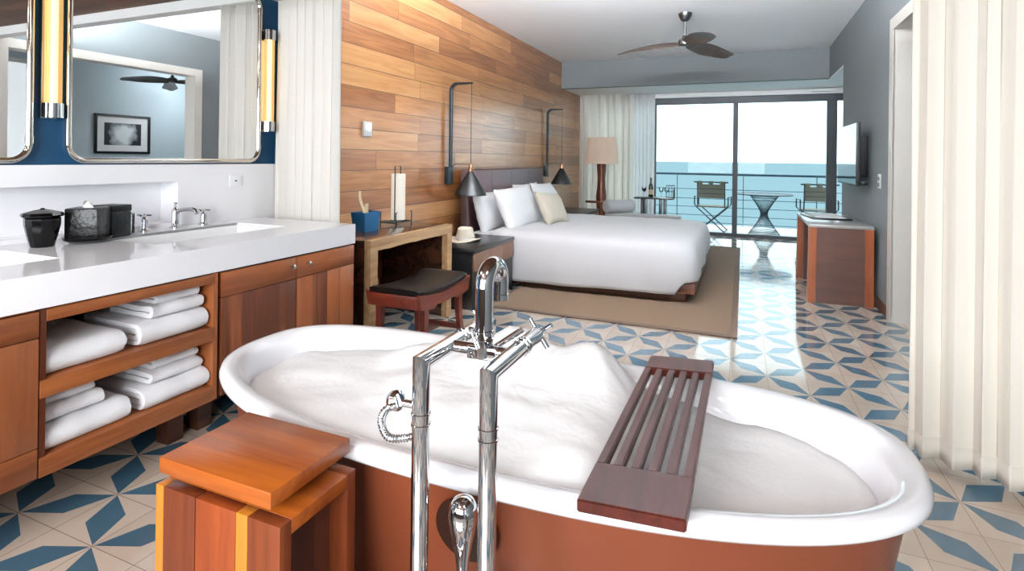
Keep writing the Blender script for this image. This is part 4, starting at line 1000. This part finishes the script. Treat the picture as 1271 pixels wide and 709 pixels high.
# ------------------------------------------------------------------ nightstands, hat
def nightstand(y0, y1, label):
    x0, x1, z1 = -2.60, -2.02, 0.50
    o = thing('nightstand', label, 'nightstand', ((x0 + x1) / 2, (y0 + y1) / 2, 0), 'black nightstands beside the bed')
    G().box(x0, x1 + 0.004, y0, y1, z1 - 0.035, z1, 0.003).build('top', M_nsblack, o)
    g = G(); g.box(x0, x1 - 0.015, y0 + 0.002, y1 - 0.002, 0.0, z1 - 0.0355); g.build('case', M_nsblack, o)
    n = 3; yy0, yy1 = y0 + 0.01, y1 - 0.01
    for i in range(n):
        a = yy0 + (yy1 - yy0) * i / n; b = yy0 + (yy1 - yy0) * (i + 1) / n
        G().box(x1 - 0.014, x1, a + 0.002, b - 0.002, 0.312, z1 - 0.038, 0.003).build('drawer_front', M_nsbrown, o, label='brown leather drawer front')
    return o
nightstand(4.02, 4.875, 'black nightstand with brown leather drawers holding a straw hat')
nightstand(7.42, 8.25, 'black nightstand on the far side of the bed')
hx, hy, hz = -2.31, 4.42, 0.50
ha = thing('straw_hat', 'pale straw fedora hat lying on the near nightstand', 'hat', (hx, hy, hz))
g = G(); R_ = []
for rr_, zz in ((0.095, 0.012), (0.115, 0.006), (0.140, 0.004), (0.158, 0.010), (0.159, 0.014), (0.140, 0.009), (0.115, 0.011), (0.093, 0.018)):
    R_.append([(hx + rr_ * 0.86 * math.cos(a), hy + rr_ * 1.05 * math.sin(a), hz + zz + (0.012 * math.cos(2 * a) * (rr_ - 0.08) / 0.08)) for a in (2 * PI * j / 40 for j in range(40))])
for R__ in R_:
    for i, p in enumerate(R__): R__[i] = (p[0], p[1], max(p[2], hz + 0.0015))
g.loft(R_).build('brim', M_hat, ha)
g = G(); R_ = []
for rr_, zz in ((0.098, 0.012), (0.096, 0.05), (0.090, 0.085), (0.080, 0.108), (0.063, 0.118), (0.040, 0.112), (0.014, 0.104)):
    R_.append([(hx + rr_ * 0.80 * math.cos(a) * (1 - (0.10 if zz > 0.08 else 0) * abs(math.sin(a))), hy + rr_ * 1.06 * math.sin(a), hz + zz + (0.006 * abs(math.cos(a)) if zz > 0.1 else 0)) for a in (2 * PI * j / 40 for j in range(40))])
g.loft(R_, cap1=True).build('crown', M_hat, ha)
g = G(); g.loft([[(hx + rr_ * 0.81 * math.cos(a), hy + rr_ * 1.06 * math.sin(a), hz + zz) for a in (2 * PI * j / 40 for j in range(40))] for rr_, zz in ((0.099, 0.014), (0.1005, 0.016), (0.0995, 0.040), (0.0975, 0.042))]).build('band', M_hatband, ha)

# ------------------------------------------------------------------ wall pendants
def pendant(y, label):
    o = thing('wall_pendant', label, 'wall lamp', (XW, y, 1.5), 'black cone wall pendants by the bed')
    x0 = XW + 0.045; xs = XW + 0.275
    G().box(XW + 0.001, XW + 0.055, y - 0.045, y + 0.045, 0.985, 1.16, 0.003).build('wall_box', M_tealmetal, o, label='blue black wall box')
    pts = [(x0, y, 1.15), (x0, y, 1.93)] + [(x0 + 0.07 - 0.07 * math.cos(a), y, 1.93 + 0.07 * math.sin(a)) for a in (PI / 2 * i / 8 for i in range(1, 9))] + [(xs + 0.012, y, 2.0)]
    G().tube(pts, [0.020] * (len(pts) - 3) + [0.016, 0.014, 0.010], 10).build('arm', M_tealmetal, o)
    G().cyl((xs, y, 2.0), (xs, y, 1.18), 0.0035, n=8).build('cord', M_blackmetal, o)
    G().tube([(x0 + 0.005, y, 1.148), (x0 + 0.05, y, 1.185), (xs, y, 1.185)], 0.0035, 8).build('stay_rod', M_blackmetal, o)
    G().lathe([(0, 1.19), (0.010, 1.188), (0.020, 1.165), (0.024, 1.118), (0.024, 1.112), (0, 1.112)], (xs, y, 0), 24).build('collar', M_brass, o, label='copper coloured collar')
    G().lathe([(0.026, 1.113), (0.030, 1.108), (0.156, 0.895), (0.160, 0.878), (0.157, 0.876), (0.152, 0.893), (0.028, 1.100), (0.0, 1.102)], (xs, y, 0), 40).build('cone_shade', M_blackmetal, o)
    return o
pendant(4.91, 'black cone pendant on wall arm above the near nightstand')
pendant(7.90, 'black cone pendant on wall arm beyond the headboard')
o = thing('wall_reading_light', 'small square white wall light on the wood wall', 'wall light', (XW, 3.60, 1.47))
G().box(XW + 0.001, XW + 0.022, 3.545, 3.655, 1.412, 1.528, 0.004).build('plate', M_plate, o)
G().lathe([(0, 0.0), (0.020, 0.0), (0.026, 0.012), (0.022, 0.018), (0, 0.024)], n=20).xf(Matrix.Translation((XW + 0.022, 3.60, 1.478)) @ Matrix.Rotation(PI / 2, 4, 'Y')).build('bulb', P('warm_bulb', (255, 250, 238), 0.4, emit=(255, 248, 235), estr=1.2), o)
o = thing('wall_outlet', 'white outlet plate low on the wood wall beyond the bed', 'outlet', (XW, 8.4, 0.63))
G().box(XW + 0.001, XW + 0.01, 8.34, 8.44, 0.57, 0.69, 0.003).build('plate', M_plate, o); G().box(XW + 0.0095, XW + 0.012, 8.37, 8.41, 0.61, 0.65).build('socket', M_dark, o)

# ------------------------------------------------------------------ floor lamp, daybed, wine table
lx, ly = -2.20, 9.12
fl_ = thing('floor_lamp', 'tall wooden floor lamp with drum linen shade by curtains', 'floor lamp', (lx, ly, 0))
G().lathe([(0, 0), (0.15, 0), (0.15, 0.02), (0.06, 0.035), (0, 0.035)], (lx, ly, 0), 32).build('base', M_lampwood, fl_)
G().lathe([(0.0, 0.036), (0.055, 0.036), (0.066, 0.30), (0.088, 0.62), (0.070, 0.80), (0.064, 0.95), (0.078, 1.10), (0.080, 1.20), (0, 1.21)], (lx, ly, 0), 24).build('post', M_lampwood, fl_)
G().lathe([(0.283, 1.182), (0.236, 1.622), (0.232, 1.622), (0.279, 1.182), (0.283, 1.182)], (lx, ly, 0), 40).build('shade', M_shade, fl_)
da = thing('daybed', 'low white daybed with bolster end beyond the bed', 'daybed', (-1.4, 8.75, 0))
zb = -0.02
g = G(); g.box(-2.02, -0.87, 8.62, 8.86, 0.30, 0.355, 0.004); g.build('frame', M_desk_front, da)
G().box(-2.02, -0.87, 8.615, 8.865, 0.356, 0.405, 0.018, 4).build('mattress', M_linen, da)
for x in (-1.96, -0.93):
    for y in (8.65, 8.83): G().box(x - 0.02, x + 0.02, y - 0.02, y + 0.02, 0.0, 0.30, 0.002).build('leg', M_desk_front, da)
g = G(); g.box(-2.36, -1.985, 8.70, 8.76, 0.548, 0.585, 0.005); g.box(-2.06, -2.022, 8.71, 8.75, 0.30, 0.548, 0.003); g.build('arm_rest', M_lampwood, da, label='dark wooden arm rest')
o = thing('bolster', 'round cream bolster cushion lying on the daybed', 'cushion', (-1.8, 8.73, 0.52))
a0, a1 = Vector((-1.985, 8.55, 0.512)), Vector((-1.66, 8.98, 0.512)); g = G()
dd = (a1 - a0)
g.tube([a0 + dd * f for f in (0, 0.01, 0.04, 0.1, 0.5, 0.9, 0.96, 0.99, 1)], [0.086, 0.097, 0.103, 0.105, 0.106, 0.105, 0.103, 0.097, 0.086], 28).build('cover', M_linen, o)
wt = thing('wine_table', 'narrow black side table with wine standing behind the daybed', 'table', (-1.33, 9.2, 0))
zt_ = 0.645
G().box(-1.64, -1.02, 9.04, 9.32, zt_ - 0.022, zt_, 0.003).build('table_top', M_nsblack, wt)
for x in (-1.52, -1.47, -1.23, -1.16): G().box(x - 0.016, x + 0.016, 9.08, 9.28, 0.0, zt_ - 0.023, 0.002).build('leg', M_nsblack, wt)
o = thing('wine_bottle', 'dark green wine bottle standing on the black side table', 'bottle', (-1.385, 9.15, zt_))
G().lathe([(0, 0), (0.036, 0), (0.038, 0.006), (0.038, 0.17), (0.030, 0.205), (0.0145, 0.235), (0.0145, 0.305), (0.016, 0.307), (0.016, 0.32), (0, 0.321)], (-1.385, 9.15, zt_), 24).build('glass_body', M_bottle, o)
G().lathe([(0.0385, 0.05), (0.0388, 0.05), (0.0388, 0.13), (0.0385, 0.13)], (-1.385, 9.15, zt_), 24).build('label', M_tan, o)
def wineglass(x, y, label):
    o = thing('wine_glass', label, 'wine glass', (x, y, zt_), 'wine glasses on the black side table')
    G().lathe([(0, 0), (0.032, 0.0), (0.032, 0.002), (0.004, 0.006), (0.004, 0.085), (0.03, 0.11), (0.038, 0.14), (0.033, 0.175), (0.0315, 0.175), (0.0365, 0.14), (0.028, 0.112), (0, 0.09)], (x, y, zt_), 24).build('bowl_and_stem', M_tglass, o)
    return o
o = wineglass(-1.49, 9.12, 'wine glass of red wine left of bottle')
G().lathe([(0, 0.091), (0.027, 0.113), (0.0358, 0.138), (0.036, 0.148), (0, 0.148)], (-1.49, 9.12, zt_), 24).build('wine', P('red_wine', (60, 12, 16), 0.1), o)
wineglass(-1.215, 9.10, 'empty wine glass right of wine bottle')
wineglass(-1.13, 9.10, 'empty wine glass nearest the wire rack')
o = thing('booklet', 'thin white booklet beside the wine bottle on table', 'booklet', (-1.31, 9.12, zt_))
G().box(-1.34, -1.262, 9.06, 9.19, zt_ + 0.0005, zt_ + 0.012, 0.001).build('pages', M_papw, o); G().box(-1.342, -1.260, 9.058, 9.192, zt_ + 0.0125, zt_ + 0.015).build('cover', M_nsblack, o)
o = thing('wire_rack', 'black wire rack at the right end of side table', 'rack', (-1.04, 9.25, zt_))
g = G()
for z in (0.003, 0.10, 0.20):
    g.tube([(-1.15, 9.20, zt_ + z), (-1.025, 9.20, zt_ + z), (-1.025, 9.30, zt_ + z), (-1.15, 9.30, zt_ + z)], 0.003, 6, closed=True)
for x in (-1.15, -1.108, -1.066, -1.025):
    for y in (9.20, 9.30): g.cyl((x, y, zt_ + 0.001), (x, y, zt_ + 0.20), 0.0025, n=6)
g.build('wire_frame', M_blackmetal, o); G().box(-1.04, -1.02, 9.205, 9.295, zt_ + 0.005, zt_ + 0.16, 0.002).build('end_plate', M_blackmetal, o)

# ------------------------------------------------------------------ right side: desk, TV, switch
rd = thing('console_desk', 'walnut console desk with orange wood edges under the television', 'desk', (0.8, 6.14, 0))
cx0, cx1, cy0, cy1, cz = 0.545, 1.045, 5.555, 6.72, 0.70
G().box(cx0, cx1, cy0 + 0.001, cy1, cz - 0.03, cz, 0.003).build('desk_top', M_deskr_top, rd)
def endp(ya, yb):
    def edge(xt, xb, nm, mat, w):
        g = G(); R_ = []
        for i in range(9):
            f = i / 8; off = (xb - xt) * (1 - f) ** 1.6; z = (cz - 0.031) * f
            R_.append([(xt + off - w / 2, ya, z), (xt + off + w / 2, ya, z), (xt + off + w / 2, yb, z), (xt + off - w / 2, yb, z)])
        g.loft(R_, cap0=True, cap1=True).build(nm, mat, rd)
    edge(cx0 + 0.034, cx0 + 0.024, 'edge_post', M_deskr, 0.064); edge(cx1 - 0.036, cx1 - 0.030, 'edge_post', M_deskr, 0.068)
    G().box(cx0 + 0.062, cx1 - 0.062, ya + 0.006, yb - 0.006, 0.0, cz - 0.031).build('end_panel', M_deskr_d, rd)
endp(cy0, cy0 + 0.055); endp(cy1 - 0.055, cy1)
G().box(cx0 + 0.10, cx1 - 0.02, cy0 + 0.056, cy1 - 0.056, 0.46, 0.475, 0.002).build('lower_shelf', M_deskr_top, rd)
G().box(cx1 - 0.02, cx1 - 0.003, cy0 + 0.056, cy1 - 0.056, 0.30, cz - 0.031).build('back_panel', M_deskr_d, rd)
o = thing('document_tray', 'flat black tray with papers lying on the console desk', 'tray', (0.77, 6.25, cz))
mt_ = Matrix.Translation((0.76, 6.33, 0)) @ Matrix.Rotation(r_(6), 4, 'Z')
G().box(-0.17, 0.17, -0.30, 0.30, cz + 0.0005, cz + 0.012, 0.002, 2, mt_).build('tray_base', M_nsblack, o)
G().box(-0.13, 0.13, -0.26, 0.24, cz + 0.0125, cz + 0.020, 0.001, 1, mt_).build('papers', M_papw, o)
tv = thing('television', 'flat black television on wall bracket facing the bed', 'television', (1.0, 6.4, 1.33))
G().box(0.952, 0.985, 5.86, 6.92, 1.035, 1.625, 0.004).build('housing', M_blackmetal, tv)
G().box(0.9505, 0.953, 5.868, 6.912, 1.05, 1.617).build('screen', M_screen, tv)
g = G(); g.box(0.985, 1.02, 6.10, 6.62, 1.10, 1.50, 0.01); g.build('rear_case', M_blackmetal, tv)
g = G(); g.box(1.02, 1.083, 6.08, 6.45, 1.12, 1.50, 0.004); g.build('wall_bracket', M_blackmetal, tv)
G().box(1.0, 1.06, 5.93, 6.05, 1.04, 1.075, 0.004).build('cable_box', M_blackmetal, tv)
o = thing('light_switch', 'white double light switch on grey wall beside the opening', 'light switch', (XR, 5.58, 1.09))
G().box(XR - 0.008, XR - 0.001, 5.53, 5.63, 1.03, 1.155, 0.003).build('plate', M_plate, o)
for z in (1.062, 1.115): G().box(XR - 0.014, XR - 0.0075, 5.565, 5.595, z - 0.016, z + 0.016, 0.002).build('toggle', M_fanmetal, o)

# ------------------------------------------------------------------ ceiling fans
def make_fan(x, y, zc, rod, ang0, label, group='wooden ceiling fans'):
    o = thing('ceiling_fan', label, 'ceiling fan', (x, y, zc), group)
    G().lathe([(0, -0.001), (0.072, -0.001), (0.070, -0.02), (0.045, -0.075), (0.020, -0.09), (0, -0.09)], (x, y, zc), 32).build('canopy', M_fanmetal, o)
    zh = zc - rod
    G().cyl((x, y, zc - 0.088), (x, y, zh + 0.06), 0.013, n=16).build('down_rod', M_fanmetal, o)
    G().lathe([(0, 0.075), (0.022, 0.07), (0.030, 0.045), (0.062, 0.03), (0.070, 0.0), (0.062, -0.03), (0.03, -0.042), (0, -0.043)], (x, y, zh), 32).build('motor_hub', M_fanmetal, o)
    for k_ in range(3):
        a = math.radians(ang0 + 120 * k_); g = G(); R_ = []
        for i in range(15):
            f = i / 14; r = 0.05 + 0.70 * f
            w = 0.050 + 0.055 * math.sin(min(1, f * 1.6) * PI / 2) - 0.070 * max(0, f - 0.45) ** 1.3; w = max(w, 0.012)
            if f > 0.97: w *= 0.7
            tw_ = -math.radians(36 - 22 * f); dz = -0.012 - 0.055 * f + 0.02 * math.sin(f * PI); t = 0.011 * (1 - 0.6 * f)
            sec = []
            for j in range(12):
                b = 2 * PI * j / 12; u, v = w * math.cos(b), t * math.sin(b) - 0.18 * w * (math.cos(b) ** 2)
                sec.append((r, u * math.cos(tw_) - v * math.sin(tw_) + 0.045 * math.sin(f * PI * 0.9), u * math.sin(tw_) + v * math.cos(tw_) + dz))
            R_.append(sec)
        g.loft(R_, cap0=True, cap1=True); g.xf(Matrix.Translation((x, y, zh)) @ Matrix.Rotation(a, 4, 'Z')); g.build('blade', M_fan, o)
    return o
make_fan(-0.60, 6.22, ZC, 0.315, 172, 'wooden three blade fan hanging from the bedroom ceiling')
make_fan(2.35, 5.72, 2.85, 0.47, 268, 'dark ceiling fan of next room seen in the mirror')

# ------------------------------------------------------------------ framed print in the next room
o = thing('framed_print', 'black framed print seen in the vanity mirror', 'picture', (3.2, 5.52, 1.55))
fx = 3.198; a0, a1, b0, b1 = 5.11, 5.94, 1.25, 1.85
g = G(); g.box(fx - 0.03, fx, a0, a0 + 0.035, b0, b1); g.box(fx - 0.03, fx, a1 - 0.035, a1, b0, b1); g.box(fx - 0.03, fx, a0 + 0.035, a1 - 0.035, b0, b0 + 0.035); g.box(fx - 0.03, fx, a0 + 0.035, a1 - 0.035, b1 - 0.035, b1); g.build('frame', M_nsblack, o)
G().box(fx - 0.012, fx - 0.001, a0 + 0.035, a1 - 0.035, b0 + 0.035, b1 - 0.035).build('mat_board', M_papw, o)
G().box(fx - 0.0145, fx - 0.0125, a0 + 0.14, a1 - 0.14, b0 + 0.13, b1 - 0.13).build('print', M_photo, o)

# ------------------------------------------------------------------ balcony
rl = thing('balcony_railing', 'dark metal balcony railing with horizontal cables over the sea', 'railing', (0, 11.3, 0))
YR = 11.3
G().box(-4.2, 4.2, YR - 0.03, YR + 0.03, 0.975, 1.015, 0.004).build('top_rail', M_rail, rl)
for x in (-3.6, -2.4, -1.2, 0.005, 1.23, 2.44, 3.6): G().box(x - 0.006, x + 0.006, YR - 0.025, YR + 0.025, -0.01, 0.975, 0.002).build('post', M_rail, rl)
for z in (0.705, 0.52, 0.36, 0.20, 0.06): G().cyl((-4.2, YR, z), (4.2, YR, z), 0.006, n=8).build('cable', M_rail, rl)
def chair(label):
    o = thing('director_chair', label, 'chair', (0, 0, 0), 'folding canvas chairs on the balcony')
    w, d = 0.26, 0.20; r = 0.011
    # X frames, front and rear
    for yy in (-d, d):
        for s in (-1, 1): G().tube([(-s * w * 0.86, yy, 0.0), (s * w, yy, 0.44)], r, 8).build('leg', M_wire, o)
    for s in (-1, 1):
        G().tube([(s * w, -d, 0.445), (s * w, d, 0.445)], r, 8).build('seat_rail', M_wire, o)
        G().tube([(s * w * 0.86, -d - 0.02, 0.011), (s * w * 0.86, d + 0.02, 0.011)], r, 8).build('foot_rail', M_wire, o)
        G().tube([(s * w, -d, 0.445), (s * (w + 0.025), -d, 0.47), (s * (w + 0.025), -d, 0.62), (s * (w + 0.025), d, 0.62), (s * (w + 0.025), d, 0.47), (s * w, d, 0.445)], r, 8).build('arm', M_wire, o)
        G().tube([(s * (w - 0.03), -d, 0.45), (s * (w - 0.03), -d - 0.05, 0.90)], r, 8).build('back_post', M_wire, o)
    G().box(-w + 0.005, w - 0.005, -d + 0.005, d - 0.005, 0.438, 0.452, 0.004).build('canvas_seat', M_canvas, o)
    G().tube([(-w - 0.03, -d - 0.05, 0.885), (w + 0.03, -d - 0.05, 0.885)], 0.013, 10).build('back_rod', M_wire, o)
    g = G(); g.box(-w + 0.035, w - 0.035, -d - 0.062, -d - 0.040, 0.60, 0.845, 0.006); b = g.build('canvas_back', M_canvas, o)
    for x in (-w + 0.075, 0.0, w - 0.075): G().box(x - 0.038, x + 0.038, -d - 0.066, -d - 0.034, 0.83, 0.905, 0.006).build('rod_loop', M_canvas, b)
    for z in (0.68, 0.765): G().box(-w + 0.036, w - 0.036, -d - 0.0645, -d - 0.0625, z - 0.005, z + 0.005).build('stitch_band', M_wire, b)
    return o
ch = chair('canvas director chair on the balcony left of glass table'); ch.location = (-0.50, 10.62, -0.009); ch.rotation_euler = (0, 0, r_(-6))
c2 = copy_tree(ch); c2['label'] = 'canvas director chair on the balcony right of glass table'; c2.location = (1.17, 10.72, -0.009); c2.rotation_euler = (0, 0, r_(4))
bt = thing('balcony_table', 'round glass balcony table on hourglass wire base', 'table', (0.34, 10.42, -0.01))
tx, ty = 0.34, 10.42
G().lathe([(0, 0.682), (0.44, 0.682), (0.445, 0.688), (0.44, 0.694), (0, 0.694)], (tx, ty, 0), 48).build('glass_top', M_ttop, bt, label='thin round tinted glass top')
G().lathe([(0.436, 0.680), (0.449, 0.680), (0.451, 0.688), (0.449, 0.696), (0.436, 0.696)], (tx, ty, 0), 48).build('top_rim', M_wire, bt)
g = G(); N = 44; zt2 = 0.68
for i in range(N):
    for s in (1,):
        a = 2 * PI * i / N; b = a + s * r_(152)
        p0 = Vector((tx + 0.25 * math.cos(a), ty + 0.25 * math.sin(a), -0.004)); p1 = Vector((tx + 0.235 * math.cos(b), ty + 0.235 * math.sin(b), zt2))
        g.cyl(p0, p1, 0.003, n=5)
for z, rr_ in ((0.0, 0.25), (0.03, 0.236), (0.06, 0.222), (zt2 - 0.004, 0.235), (zt2 - 0.04, 0.215), (0.34, 0.062)):
    g.tube([(tx + rr_ * math.cos(2 * PI * j / 36), ty + rr_ * math.sin(2 * PI * j / 36), z - 0.004) for j in range(36)], 0.004, 6, closed=True)
g.build('wire_base', M_wire, bt)
